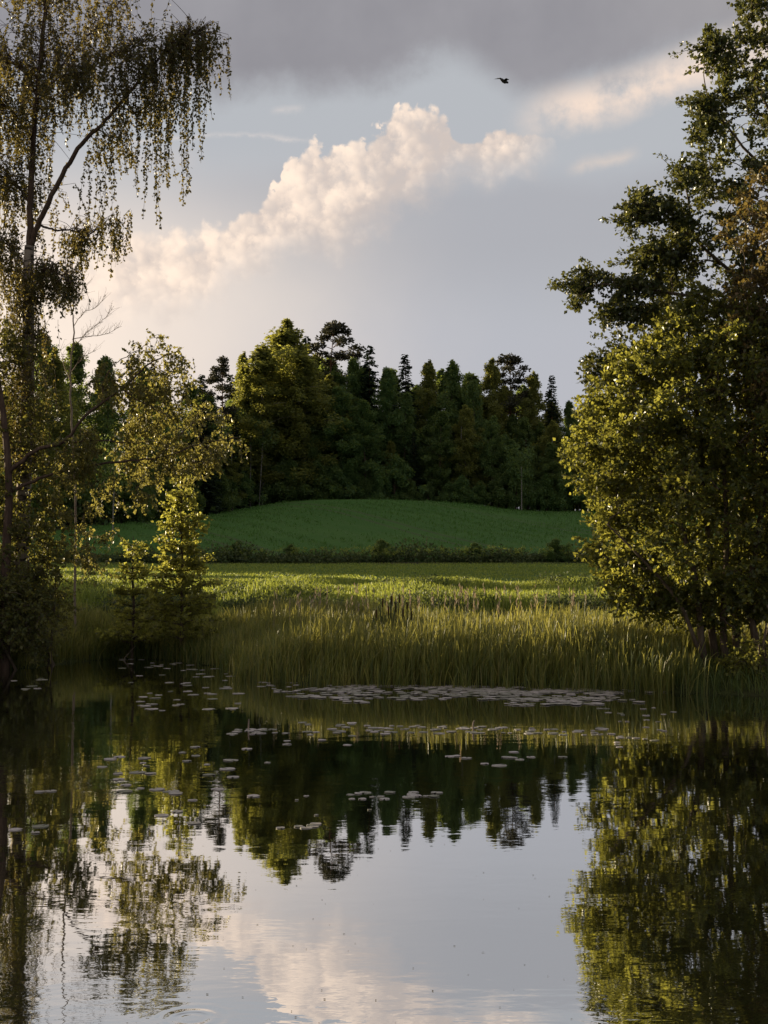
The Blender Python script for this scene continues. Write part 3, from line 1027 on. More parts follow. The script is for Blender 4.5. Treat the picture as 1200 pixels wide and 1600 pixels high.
rb = MB()
def reed_zone(X, Y):
    sdv = pond_sd(X, Y)
    fr = np.where(X > -3.2, -0.55, -0.05)
    return (sdv > fr) & (Y > 21) & ((sdv < 6.0) | (Y < 33.5)) & (X > -10) & (X < np.where(Y > 26.3, 10.0, 5.9 - 0.25 * np.abs(np.sin(Y * 2.1))))
T0 = scatter(15800, -10, 10, 21, 37, reed_zone)
ntuft = rng.integers(5, 22, len(T0))
ti = np.repeat(np.arange(len(T0)), ntuft)
P = T0[ti] + np.concatenate([rng.normal(0, .085, (len(ti), 2)), np.zeros((len(ti), 1))], axis=1)
tuft_h = rng.uniform(0.70, 1.12, len(T0))[ti]
tuft_az = rng.normal(0.4, 1.3, len(T0))[ti]
sdv = pond_sd(P[:, 0], P[:, 1])
hh = np.interp(sdv, [-0.6, 0, 1.5, 6], [0.70, 0.86, 0.94, 0.92]) * rng.uniform(0.55, 1.12, len(P)) * tuft_h * (0.74 + 0.42 * patch_noise(P[:, 0], P[:, 1], 1.1))
hh *= np.interp(P[:, 0], [-9, -5, -2, 8], [0.85, 0.88, 1.0, 1.05])
P[:, 2] = np.maximum(P[:, 2], -0.12)
keep = rng.uniform(0, 1, len(P)) < np.interp(sdv, [-0.6, 0.3, 2], [0.3, 0.8, 1.0]) * 0.75
P, hh, tuft_az = P[keep], hh[keep], tuft_az[keep]
blades(rb, P, hh, rng.uniform(0.010, 0.022, len(P)), np.abs(rng.normal(0.14, 0.20, len(P))), tuft_az + rng.normal(0, 0.9, len(P)))
tag(rb.build('reed_bed', M['reed'], kind='stuff'), 'dense bed of green and straw coloured reeds along the far shore of the pond', 'reeds')

# pale seed plumes standing over the reeds
pb = MB()
for px, py, Y in [(rng.uniform(420, 930), rng.uniform(916, 946), rng.uniform(29, 36)) for _ in range(90)]:
    tip = at(px, py, Y)
    k = 5
    pp = tip + np.stack([rng.normal(0, 0.012, k), rng.normal(0, 0.012, k), -np.linspace(0, 0.22, k)], -1)
    pb.leaves(pp, np.tile((rng.normal(0, .15), 0, 1.0), (k, 1)) + rng.normal(0, .15, (k, 3)), rng.normal(0, 1, (k, 3)), 0.12, 0.035)
    base = tip + np.array((rng.normal(0, 0.05), 0.05, 0)); base[2] = max(0.1, gz(base[0], base[1]))
    pb.sticks(base[None], tip[None] - np.array([[0, 0, 0.2]]), 0.006, 0.004)
tag(pb.build('reed_plumes', M['plume'], kind='stuff'), 'pale dry seed plumes standing over the reed bed', 'reed plumes')

# sedge tuft mats close to the water at left centre
sb = MB()
P = scatter(20000, -7.5, -2.2, 26.5, 34, lambda X, Y: (pond_sd(X, Y) > -0.1) & (pond_sd(X, Y) < 2.6) & (patch_noise(X, Y, 1.3) > 0.42))
blades(sb, P, rng.uniform(0.25, 0.6, len(P)), rng.uniform(0.010, 0.02, len(P)), np.abs(rng.normal(0.2, 0.2, len(P))))
Q_ = scatter(16000, 4.8, 12, 20, 31, lambda X, Y: pond_sd(X, Y) > -0.05)
blades(sb, Q_, rng.uniform(0.12, 0.45, len(Q_)), rng.uniform(0.010, 0.02, len(Q_)), np.abs(rng.normal(0.3, 0.25, len(Q_))))
tag(sb.build('sedge_patch', M['sedge'], kind='stuff'), 'low green sedge along the water edge at both ends of the reeds', 'sedge')

# meadow grass and herbs on the bank behind the reeds
gb = MB()
P = scatter(150000, -18, 16, 34, 55, lambda X, Y: (patch_noise(X, Y, 0.9) + rng.uniform(-.25, .25, len(X)) > 0.34))
hg = (0.22 + 0.50 * patch_noise(P[:, 0], P[:, 1], 0.55) ** 1.5) * rng.uniform(0.5, 1.2, len(P))
hg *= np.interp(P[:, 1], [34, 37, 50, 55], [1.2, 1.1, 0.75, 0.3])
blades(gb, P, hg, rng.uniform(0.014, 0.034, len(P)), np.abs(rng.normal(0.22, 0.18, len(P))))
tag(gb.build('bank_grass', M['bank_grass'], kind='stuff'), 'tall sunlit yellow green grass on the bank behind the reeds', 'grass')
# leafy herbs in patches
hb = MB()
P = scatter(5200, -18, 17, 38.4, 43, lambda X, Y: (patch_noise(X, Y * .5, 0.8) + rng.uniform(-.2, .2, len(X)) > 0.36) & (np.abs(Y - 40.6 - .7 * np.sin(X * .6)) < 1.5))
P = np.concatenate([P, scatter(1500, -16, 16, 43, 51, lambda X, Y: patch_noise(X, Y, 0.55) > 0.66)])
cloud_leaves(hb, P + np.array((0, 0, 0.26)), rng.uniform(0.2, 0.46, len(P)), 28, 0.11, 0.9, 0.1, 0.6)
tag(hb.build('bank_herbs', M['ditch'], kind='stuff'), 'leafy green herbs in clumps on the bank behind the reeds', 'herbs')
# short meadow turf
mb_ = MB()
P = scatter(70000, -26, 26, 50, 80, lambda X, Y: np.abs(X) < Y * 0.34)
blades(mb_, P, rng.uniform(0.06, 0.16, len(P)), rng.uniform(0.03, 0.06, len(P)), np.abs(rng.normal(0.3, 0.2, len(P))))
tag(mb_.build('meadow_turf', M['bank_grass'], kind='stuff'), 'short green turf of the flat meadow before the ditch', 'grass')

# the young corn standing on the hill field
cb = MB()
P = scatter(90000, -36, 46, 82, 156, lambda X, Y: (np.abs(X - .1 * Y) < Y * 0.36) & (Y < crop_edge(X) + 1.5) & (rng.uniform(0, 1, len(X)) < .55 + .45 * np.sin((X * .93 + Y * .36) * 2 * PI / 2.4)) & (np.abs(np.abs((X * .93 + Y * .36 + 240) % 16 - 8) - .9) > .28) & (patch_noise(X, Y, .16) + rng.uniform(-.3, .3, len(X)) > .30))
blades(cb, P, rng.uniform(0.10, 0.32, len(P)), rng.uniform(0.05, 0.09, len(P)), np.abs(rng.normal(0.3, 0.2, len(P))))
tag(cb.build('crop_blades', M['crop_leaf'], kind='stuff'), 'young green crop standing in rows on the hill field', 'crop')

# dark cattail clump in the middle of the reeds
spots = [(598, 932), (607, 945), (612, 928), (618, 940), (624, 926), (630, 948), (636, 938), (588, 950), (643, 952)]
for i, (px, py) in enumerate(spots):
    tip = at(px, py, 28.6 + 0.25 * (i % 3))
    base = np.array((tip[0] + rng.normal(0, .04), tip[1], gz(tip[0], tip[1])))
    r = thing('cattail', base, 'dark cattail of the clump in the middle of the reed bed', 'cattail', 'cattails in the middle of the reeds')
    h = tip[2] - base[2]
    s = MB(); s.tube(np.array([(0, 0, -.05), (tip[0] - base[0]) * np.array((.4, 0, 0)) + (0, 0, h * .5), (tip[0] - base[0], 0, h)]), [0.009, 0.007, 0.005], 5)
    s.build('stem', M['cattail_leaf'], r, True)
    hd = MB(); q = np.array((tip[0] - base[0], 0, h))
    hd.tube(np.array([q - (0, 0, .24), q - (0, 0, .22), q - (0, 0, .12), q - (0, 0, .05), q - (0, 0, .03)]), [0.005, 0.017, 0.018, 0.016, 0.005], 6)
    hd.build('seed_head', M['cattail_head'], r, True)
    for _ in range(6):
        lf = MB()
        blades(lf, np.array([[rng.normal(0, .03), rng.normal(0, .03), 0]]), np.array([h * rng.uniform(.75, 1.12)]), np.array([0.022]), np.array([abs(rng.normal(.10, .08))]))
        lf.build('leaf', M['cattail_leaf'], r)

# ------------------------------------------------------------------ the weeping birch at left
YB = 31.0
def weep(LB, TB, starts, lens, L=0.072, W=0.056, dens=30):
    """hanging strands with leaves"""
    for a, ln in zip(starts, lens):
        n = max(4, int(ln / 0.16))
        path = [np.array(a)]
        d = np.array((rng.normal(0, .35), rng.normal(0, .35), -0.5))
        for _ in range(n):
            d = d * 0.80 + np.array((rng.normal(0, .07), rng.normal(0, .07), -0.34))
            path.append(path[-1] + d / np.linalg.norm(d) * 0.16)
        p = np.array(path)
        TB.sticks(p[:-1], p[1:], 0.0045, 0.0035)
        m = int(ln * dens) + 3
        s = np.sort(rng.uniform(0.05, 1, m)) * (len(p) - 1)
        i = np.minimum(s.astype(int), len(p) - 2)
        q = p[i] + (p[i + 1] - p[i]) * (s - i)[:, None] + rng.normal(0, 0.022, (m, 3))
        D = unit(rng.normal(0, 0.55, (m, 3)) + np.array((0, 0, -0.8)))
        N = unit(rng.normal(0, 1, (m, 3)) + np.array((0, 0, 0.2)))
        k = rng.uniform(0.7, 1.25, m)
        LB.leaves(q, D, N, L * k, W * k)


def make_birch():
    A = lambda px, py, dy=0.0: at(px, py, YB + dy)
    foot = A(34, 1000); foot[2] = gz(foot[0], foot[1]) - 0.1
    root = thing('weeping_birch', foot, 'tall weeping birch with long hanging leafy twigs at the left edge of the pond', 'birch')
    WB, LB = MB(), MB()
    trunk = spline([foot, A(34, 860), A(40, 700), A(44, 560), A(44, 440), A(46, 385)], 6)
    b = MB(); b.tube(trunk - foot, np.linspace(0.20, 0.115, len(trunk)), 10); b.build('trunk', M['birch_bark'], root, True)
    limbs = [
        ([A(46, 385), A(48, 300), A(52, 220), A(60, 120), A(70, 20), A(78, -90), A(84, -220), A(88, -330)], 0.085, 0.02),           # main stem
        ([A(46, 388), A(62, 345, -.2), A(92, 285, -.4), A(128, 225, -.6), A(165, 188, -.8), A(205, 140, -1.0), A(245, 95, -1.1), A(283, 62, -1.2), A(312, 50, -1.2)], 0.075, 0.012),
        ([A(64, 352), A(90, 360, .3), A(112, 360, .5), A(136, 367, .7), A(165, 350, .8)], 0.030, 0.008),
        ([A(66, 140), A(82, 118, .3), A(104, 96, .5), A(132, 60, .8), A(165, 30, 1.0), A(195, -10, 1.1)], 0.035, 0.008),
        ([A(66, 148), A(90, 122, -.3), A(122, 116, -.6), A(160, 95, -.9), A(205, 75, -1.2), A(235, 60, -1.4)], 0.028, 0.008),
        ([A(58, 150), A(35, 110, .4), A(5, 90, .8), A(-45, 60, 1.2), A(-110, 40, 1.5)], 0.035, 0.008),
        ([A(52, 225), A(20, 175, -.4), A(-30, 150, -.8), A(-100, 160, -1.1)], 0.032, 0.008),
        ([A(48, 320), A(20, 285, .5), A(-25, 270, .9), A(-80, 290, 1.2)], 0.030, 0.008),
        ([A(72, 0), A(110, -50, .4), A(160, -80, .8), A(210, -70, 1.2)], 0.030, 0.008),
        ([A(74, -40), A(40, -100, -.4), A(-10, -140, -.8), A(-80, -130, -1.2)], 0.030, 0.008),
        ([A(80, -130), A(120, -190, .3), A(160, -200, .6)], 0.025, 0.008),
        ([A(84, -220), A(50, -270, .3), A(10, -280, .6)], 0.022, 0.008),
        ([A(185, 165, -.9), A(215, 175, -.7), A(245, 150, -.5), A(265, 140, -.4)], 0.018, 0.007),
        ([A(150, 200, -.7), A(175, 215, -.3), A(200, 212, 0.0)], 0.014, 0.006),
        ([A(44, 420), A(15, 385, .4), A(-30, 370, .8), A(-70, 390, 1.1)], 0.026, 0.007),
        ([A(44, 440), A(70, 425, -.4), A(95, 430, -.7), A(112, 445, -.9)], 0.018, 0.006),
    ]
    paths = []
    for pts, r0, r1 in limbs:
        p = spline(pts, 6, 0.012)
        b = MB(); b.tube(p - foot, np.linspace(r0, r1, len(p)), 7); b.build('limb', M['limb_bark'], root, True)
        paths.append(p - foot)
    # strands: (limb index, start fraction, count, min len, max len, spread)
    for li, f0, n, l0, l1, sp in ((0, .22, 306, .5, 1.5, .40), (0, .30, 280, .4, 1.3, .75), (1, .50, 112, .5, 1.5, .30), (1, .66, 84, .6, 1.8, .35), (1, .84, 39, .5, 1.5, .26), (2, .35, 78, .5, 1.2, .30), (3, .3, 132, .4, 1.3, .38), (4, .25, 153, .5, 1.5, .38),
                                  (5, .15, 178, .4, 1.4, .5), (6, .15, 178, .5, 1.6, .5), (7, .1, 178, .5, 1.6, .45), (8, .2, 117, .5, 1.5, .45), (9, .2, 97, .5, 1.5, .5), (10, .2, 58, .5, 1.2, .4), (11, .2, 58, .4, 1.1, .4),
                                  (12, .3, 42, .5, 1.3, .25), (13, .3, 26, .6, 1.2, .2), (14, .1, 153, .5, 1.5, .4), (15, .1, 111, .4, 1.1, .22)):
        p = paths[li]
        st, ln = [], []
        for _ in range(n):
            f = rng.uniform(f0, 1.0) * (len(p) - 1)
            i = min(int(f), len(p) - 2)
            q = p[i] + (p[i + 1] - p[i]) * (f - i)
            o = rng.normal(0, sp, 3) * (1, 1, 0.55)
            e = q + o + np.array((0, 0, 0.10))
            WB.tube(spline([q, (q + e) / 2 + (0, 0, .06), e], 2), np.linspace(0.009, 0.005, 5), 3)
            st.append(e); ln.append(rng.uniform(l0, l1) * rng.uniform(.5, 1.15))
        weep(LB, WB, st, ln)
    # the few very long strands
    st, ln = [], []
    for px, py, dy, l in [(248, 150, -1.0, 2.6), (252, 160, -1.1, 3.1), (256, 150, -1.0, 2.2), (275, 140, -1.1, 2.3), (281, 130, -1.2, 2.6), (296, 90, -1.2, 2.3), (303, 80, -1.2, 2.4), (310, 70, -1.2, 2.2), (318, 60, -1.2, 1.9), (322, 70, -1.2, 1.6),
                           (235, 150, -.9, 1.9), (215, 170, -.8, 1.7), (150, 230, -.6, 1.9), (140, 240, -.6, 2.1), (160, 235, -.4, 1.7), (182, 335, .8, 1.5), (190, 340, .8, 1.3), (198, 335, .8, 1.2), (205, 330, .8, .9), (175, 340, .8, 1.6), (120, 370, .6, 1.6), (110, 368, .5, 1.4), (100, 370, .4, 1.8), (130, 372, .6, 1.2)]:
        for _ in range(3):
            st.append(A(px + rng.normal(0, 4), py + rng.normal(0, 8), dy + rng.normal(0, .15)) - foot); ln.append(l * rng.uniform(.8, 1.25))
    weep(LB, WB, st, ln)
    # foliage clothing the trunk below the fork
    st = [A(rng.normal(38, 20), rng.uniform(395, 720), rng.normal(-.1, .35)) - foot for _ in range(620)]
    weep(LB, WB, st, rng.uniform(.2, .6, len(st)), dens=24)
    WB.build('twigs', M['limb_bark'], root, kind='stuff')
    LB.build('crown', M['birch_leaf'], root)


make_birch()


# ------------------------------------------------------------------ second birch: the low boughs reaching over the reeds
def make_bough_tree():
    Y0 = 29.6
    A = lambda px, py, dy=0.0: at(px, py, Y0 + dy)
    foot = A(8, 1005); foot[2] = gz(foot[0], foot[1]) - 0.1
    root = thing('leaning_birch', foot, 'birch whose low dark boughs with golden olive leaves reach out over the reeds', 'birch')
    tr = spline([foot, A(10, 860), A(14, 760), A(4, 640), A(-20, 520), A(-50, 430)], 6)
    b = MB(); b.tube(tr - foot, np.linspace(.12, .04, len(tr)), 8); b.build('trunk', M['limb_bark'], root, True)
    bl = [([A(12, 740), A(60, 702, -.2), A(100, 690, -.3), A(135, 648, -.4), A(190, 607, -.5), A(235, 568, -.6), A(280, 548, -.7)], .055, .010),
          ([A(14, 770), A(60, 748, .1), A(100, 737, .2), A(180, 722, .3), A(250, 714, .3), A(320, 692, .4), A(372, 684, .4)], .045, .008),
          ([A(100, 692, -.3), A(150, 688, -.1), A(200, 692, .1), A(245, 690, .2)], .022, .006),
          ([A(190, 607, -.5), A(215, 625, -.5), A(245, 640, -.4), A(270, 655, -.3)], .018, .006),
          ([A(250, 714, .3), A(285, 675, .3), A(320, 655, .3), A(350, 650, .3)], .016, .006),
          ([A(160, 628, -.4), A(165, 590, -.3), A(185, 565, -.2), A(225, 540, -.2)], .018, .006),
          ([A(235, 568, -.6), A(262, 585, -.6), A(285, 590, -.6)], .012, .005)]
    paths = []
    for pts, r0, r1 in bl:
        p = spline(pts, 6, .012)
        b = MB(); b.tube(p - foot, np.linspace(r0, r1, len(p)), 6); b.build('bough', M['limb_bark'], root, True)
        paths.append(p - foot)
    WB, LB = MB(), MB()
    polyA = [(150, 580), (190, 548), (225, 528), (255, 522), (292, 548), (300, 580), (284, 618), (245, 628), (200, 640), (160, 640), (140, 610)]
    polyB = [(182, 660), (215, 635), (255, 622), (290, 640), (335, 630), (365, 660), (380, 692), (345, 720), (300, 742), (240, 738), (205, 740), (178, 700)]
    polyC = [(95, 690), (140, 668), (150, 700), (130, 760), (95, 760)]
    polyD = [(200, 745), (245, 740), (240, 800), (215, 812)]
    polyE = [(80, 730), (180, 735), (190, 820), (170, 890), (110, 900), (80, 850)]
    pts = np.concatenate([crown_points(polyA, Y0, 88, .7, .11), crown_points(polyB, Y0 + .7, 120, .7, .11), crown_points(polyC, Y0 - .2, 40, .4, .10), crown_points(polyD, Y0 + .2, 8, .3, .10), crown_points(polyE, Y0 + .8, 42, .7, .12)]) - foot
    nodes = [q for p in paths for q in p[4:]]
    grow(nodes, pts, WB, .012, .005)
    idx = np.repeat(np.arange(len(pts)), 5)
    D = unit(rng.normal(0, 1, (len(idx), 3)) + np.array((0.15, 0, -0.35)))
    twig_leaves(LB, WB, pts[idx] + rng.normal(0, .08, (len(idx), 3)), D, rng.uniform(.12, .32, len(idx)), 8, .088, .066, .5, .15, .6)
    WB.build('twigs', M['limb_bark'], root, kind='stuff')
    LB.build('crown', M['birch_leaf_low'], root)
make_bough_tree()

# bare dead sapling between them
def make_dead():
    Y0 = 34.5
    A = lambda px, py, dy=0.0: at(px, py, Y0 + dy)
    foot = A(116, 975); foot[2] = gz(foot[0], foot[1])
    root = thing('dead_sapling', foot, 'bare pale dead sapling with fine leafless twigs beside the weeping birch', 'dead tree')
    p = spline([foot, A(118, 800), A(112, 660), A(110, 580), A(116, 520), A(108, 470), A(96, 440)], 6, .01) - foot
    b = MB(); b.tube(p, np.linspace(.04, .012, len(p)), 6); b.build('trunk', M['dead'], root, True)
    W = MB()
    for a, pts in enumerate([[(113, 545), (135, 520), (160, 500), (178, 478)], [(113, 530), (140, 525), (165, 522), (190, 510)], [(115, 510), (130, 490), (150, 480), (165, 460)], [(112, 600), (100, 570), (92, 540)], [(112, 580), (128, 560), (150, 548)], [(110, 480), (125, 460), (130, 440)]]):
        q = spline([A(x_, y_, .1 * a) for x_, y_ in pts], 4, .012) - foot
        W.tube(q, np.linspace(.012, .004, len(q)), 4)
        for i in range(2, len(q) - 1):
            for _ in range(3):
                e = q[i] + np.array((rng.normal(.10, .12), rng.normal(0, .1), rng.uniform(.02, .28)))
                W.sticks(q[i][None], e[None], .0045, .002)
                W.sticks(e[None], (e + np.array((rng.normal(.03, .06), 0, rng.uniform(-.05, .14))))[None], .003, .0015)
    W.build('twigs', M['dead'], root, kind='stuff')
make_dead()


def bush(name, label, poly, Y0, n, thick, sep, leaf, bark, stems, Lw, twigs=6, nleaf=9, tlen=.35, rad=.4, group=None, up=.45, r0=.02):
    pts = crown_points(poly, Y0, n, thick, sep)
    tr = []
    c = pts.mean(0)
    for k in range(stems):
        x = c[0] + rng.normal(0, .35); y = Y0 + rng.normal(0, .25)
        ft = np.array((x, y, gz(x, y) - .1))
        tp = c + rng.normal(0, .35, 3) + (0, 0, .4)
        tr.append(([ft, (ft + tp) / 2 + rng.normal(0, .1, 3), tp], [.04, .028, .015]))
    return clump_tree(name, label, 'bush' if 'bush' in name else 'tree', tr, pts, leaf, bark, Lw, twigs, nleaf, tlen, rad, group=group, up=up, r0=r0)


# dark shrubs clothing the left bank
bush('willow_bush', 'tall dark willow bush filling the left edge behind the weeping birch', [(-150, 520), (-60, 480), (24, 515), (48, 570), (66, 640), (74, 760), (86, 850), (80, 930), (50, 985), (-150, 1000)], 30.4, 430, 1.2, .16, 'shade_leaf', 'bark', 7, (.080, .060), 9, 10, .32, .34)
bush('bank_bush', 'low dark bush hanging over the water at the left corner of the far shore', [(-120, 890), (20, 895), (70, 925), (90, 985), (78, 1032), (20, 1042), (-120, 1046)], 29.3, 190, .7, .15, 'shade_leaf', 'bark', 5, (.080, .060), 8, 9, .28, .28)
bush('bramble_bush', 'shaded tangle of leafy bush under the low birch boughs left of the young alders', [(40, 880), (80, 885), (110, 925), (120, 960), (40, 985)], 31.2, 45, .8, .17, 'shade_leaf', 'bark', 4, (.078, .058), 7, 9, .28, .28)

# ------------------------------------------------------------------ the young sunlit alders on the reed bank
def young(name, label, px, py_base, py_top, Y0, half, n_tier, leafm='young_leaf'):
    foot = at(px, py_base, Y0); foot[2] = gz(foot[0], foot[1]) - .05
    top = at(px, py_top, Y0)
    h = top[2] - foot[2]
    root = thing(name, foot, label, 'tree', 'young alders on the bank')
    p = spline([(0, 0, 0), (.03, 0, h * .4), (-.02, .02, h * .75), (0, 0, h)], 6, .008)
    b = MB(); b.tube(p, np.linspace(.055, .008, len(p)), 7); b.build('trunk', M['bark'], root, True)
    W, LB = MB(), MB()
    for k in range(n_tier):
        f = (k + rng.uniform(0, .8)) / n_tier
        z = h * (.12 + .86 * f)
        ln = (0.75 + 0.5 * rng.uniform()) * half * (1 - f) ** .8 * rng.uniform(.7, 1.15) + .14
        nb = 6
        for a in rng.uniform(0, 2 * PI) + np.arange(nb) * 2 * PI / nb + rng.normal(0, .3, nb):
            d = np.array((math.cos(a), math.sin(a), 0))
            l2 = ln * rng.uniform(.7, 1.1)
            q = spline([(0, 0, z), d * l2 * .5 + (0, 0, z + .10 * l2), d * l2 + (0, 0, z + rng.uniform(.0, .28) * l2)], 4)
            W.tube(q, np.linspace(.014, .004, len(q)), 4)
            m = max(2, int(l2 / .085))
            s = rng.uniform(.2, 1, m) * (len(q) - 1)
            i = np.minimum(s.astype(int), len(q) - 2)
            A_ = q[i] + (q[i + 1] - q[i]) * (s - i)[:, None]
            side = np.array((-math.sin(a), math.cos(a), 0))
            D = unit(d * .6 + side * rng.choice([-1, 1], (m, 1)) * rng.uniform(.4, 1, (m, 1)) + np.array((0, 0, .25)) + rng.normal(0, .2, (m, 3)))
            twig_leaves(LB, W, A_, D, rng.uniform(.14, .34, m), 8, .098, .076, .05, .6, .4)
    W.build('branchwork', M['bark'], root, kind='stuff')
    LB.build('crown', M[leafm], root)
young('young_alder', 'young alder with bright yellow green tiered crown standing on the reed bank', 283, 950, 742, 32.6, 1.0, 28)
young('young_alder', 'smaller bushy young alder left of the tiered bright one on the reed bank', 207, 945, 838, 33.6, .60, 14)

# ------------------------------------------------------------------ the alders at right
YR = 25.6
AR = lambda px, py, dy=0.0: at(px, py, YR + dy)
def stem_path(px0, dy, pts):
    f = AR(px0, 1075, dy); f[2] = gz(f[0], f[1]) - .1
    return [f] + [AR(x_, y_, d_) for x_, y_, d_ in pts]
alder_poly = [(1085, 460), (1030, 512), (985, 555), (945, 596), (926, 640), (905, 690), (908, 738), (945, 772), (932, 846), (940, 880), (968, 905), (962, 940), (1000, 965), (1050, 970), (1095, 968), (1200, 965), (1330, 930), (1390, 760), (1340, 560), (1200, 470)]
stems = [
    (stem_path(1105, -.5, [(1096, 1000, -.5), (1086, 900, -.4), (1050, 780, -.3), (1010, 680, -.2), (985, 600, -.2)]), [.075, .06, .045, .02]),
    (stem_path(1122, .1, [(1112, 980, .1), (1108, 850, .2), (1095, 700, .2), (1080, 580, .2), (1075, 500, .2)]), [.085, .07, .05, .02]),
    (stem_path(1136, -.3, [(1130, 980, -.3), (1135, 850, -.5), (1130, 700, -.7), (1120, 570, -.8)]), [.08, .065, .045, .02]),
    (stem_path(1158, .3, [(1150, 980, .3), (1160, 830, .4), (1180, 680, .5), (1190, 540, .5)]), [.09, .07, .05, .02]),
    (stem_path(1176, -.4, [(1180, 1000, -.4), (1172, 940, -.4), (1190, 800, -.6), (1230, 660, -.8), (1260, 560, -.8)]), [.085, .07, .05, .02]),
    (stem_path(1196, .2, [(1205, 980, .2), (1240, 840, .2), (1290, 720, .2), (1330, 640, .2)]), [.09, .07, .05, .02]),
    (stem_path(1118, -.7, [(1090, 1010, -.8), (1060, 940, -.9), (1000, 870, -.9), (950, 820, -.8)]), [.05, .04, .03, .015]),
]
pts = crown_points(alder_poly, YR, 860, 1.9, .20)
clump_tree('alder_tree', 'many-stemmed alder with sunlit golden green leaves at the right edge of the pond', 'alder', stems, pts, 'alder_leaf', 'bark', (.086, .069), 13, 12, .32, .34, .12, .45, extra=sprays(pts, 190, 330, .55, .085, .068, 30),
           limbs=[([AR(1172, 1020, -.4), AR(1150, 985, -.6), AR(1125, 965, -.7)], [.03, .02, .015])])

YT = 27.2
AT = lambda px, py, dy=0.0: at(px, py, YT + dy)
tall_poly = [(1178, -160), (1168, -20), (1140, 60), (1118, 100), (1108, 160), (1098, 200), (1102, 250), (1060, 285), (1075, 330), (1040, 370), (1030, 430), (1020, 500), (1060, 560), (1150, 580), (1300, 560), (1420, 400), (1440, 100), (1380, -200), (1270, -300)]
ft = AT(1245, 1060); ft[2] = gz(ft[0], ft[1]) - .1
tt = [([ft, AT(1248, 850), AT(1240, 650), AT(1236, 450), AT(1242, 250), AT(1250, 50), AT(1256, -200)], [.2, .17, .14, .10, .03])]
tl = [
    ([AT(1238, 520), AT(1170, 490, -.3), AT(1110, 470, -.6), AT(1040, 456, -.8), AT(985, 450, -.9), AT(940, 444, -1.0), AT(900, 462, -1.1)], [.055, .03, .008]),
    ([AT(1236, 480), AT(1150, 430, -.4), AT(1080, 370, -.6), AT(1035, 335, -.7), AT(998, 325, -.8)], [.05, .03, .008]),
    ([AT(1080, 370, -.6), AT(1075, 310, -.5), AT(1065, 275, -.4), AT(1035, 248, -.3)], [.02, .012, .004]),
    ([AT(1110, 470, -.6), AT(1060, 490, -.5), AT(1000, 492, -.4), AT(950, 490, -.4)], [.02, .012, .005]),
    ([AT(1236, 560), AT(1130, 560, -.6), AT(1040, 556, -.9), AT(980, 560, -1.0), AT(925, 572, -1.0)], [.045, .025, .006]),
    ([AT(1240, 330), AT(1180, 250, -.4), AT(1130, 190, -.7), AT(1105, 150, -.8)], [.045, .025, .008]),
    ([AT(1240, 250), AT(1190, 150, .4), AT(1150, 90, .7), AT(1120, 90, .8)], [.04, .02, .008]),
    ([AT(1244, 400), AT(1320, 320, .5), AT(1380, 250, .8)], [.05, .03, .01]),
    ([AT(1244, 250), AT(1300, 130, -.5), AT(1350, 60, -.8)], [.045, .03, .01]),
]
ptall = crown_points(tall_poly, YT, 560, 1.8, .24)
ex = []
for path_px, nn, spx in (([(1040, 452), (985, 446), (940, 436), (898, 462)], 30, 9), ([(1085, 360), (1040, 330), (1000, 322), (990, 340)], 34, 14), ([(1070, 400), (1030, 390), (1010, 400), (1005, 420)], 24, 13), ([(1065, 490), (1000, 488), (945, 490)], 18, 8), ([(1040, 552), (985, 552), (925, 570)], 24, 9), ([(1120, 95), (1100, 85), (1130, 70)], 12, 10), ([(1100, 150), (1112, 200), (1095, 230)], 18, 10), ([(1085, 265), (1062, 270), (1075, 290)], 8, 8)):
    q = np.array(path_px, float)
    for f in rng.uniform(0, len(q) - 1.001, nn):
        i = int(f); a = q[i] + (q[i + 1] - q[i]) * (f - i)
        ex.append(AT(a[0] + rng.normal(0, spx * .6), a[1] + rng.normal(0, spx), -.8 + rng.normal(0, .22)))
ptall = np.concatenate([ptall, np.array(ex)])
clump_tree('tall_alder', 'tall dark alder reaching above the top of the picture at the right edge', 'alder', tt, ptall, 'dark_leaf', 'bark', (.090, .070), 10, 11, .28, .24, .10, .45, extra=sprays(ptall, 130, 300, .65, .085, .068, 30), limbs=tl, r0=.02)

fr_ = AT(1310, 1050, -2.6); fr_[2] = gz(fr_[0], fr_[1]) - .1
sunlit_poly = [(1190, 250), (1150, 330), (1140, 430), (1150, 540), (1165, 620), (1190, 700), (1320, 720), (1440, 600), (1420, 380), (1300, 250)]  # outline of an added tree that paints warm sunlight on the alder as brown leaves
AQ = lambda px, py, dy=0.0: at(px, py, 24.6 + dy)
clump_tree('sunlit_patch_tree', 'added tree at far right, its brown leaves standing for warm sun on the alder', 'tree',
           [([fr_, AQ(1312, 850), AQ(1300, 650), AQ(1290, 450), AQ(1285, 300)], [.13, .10, .07, .02])], crown_points(sunlit_poly, 24.6, 230, 1.1, .20), 'sunlit_or_fallen', 'bark', (.096, .074), 8, 9, .30, .30, .12, .4)

bush('willow_bush', 'small yellow green bush at the water edge under the right alder stems', [(1135, 1040), (1150, 1012), (1200, 1000), (1280, 1000), (1300, 1078), (1200, 1084), (1145, 1080)], 23.9, 60, .6, .16, 'young_leaf', 'bark', 4, (.07, .055), 6, 8, .22, .22)  # bright leaf colour stands in for sun slipping under the alder
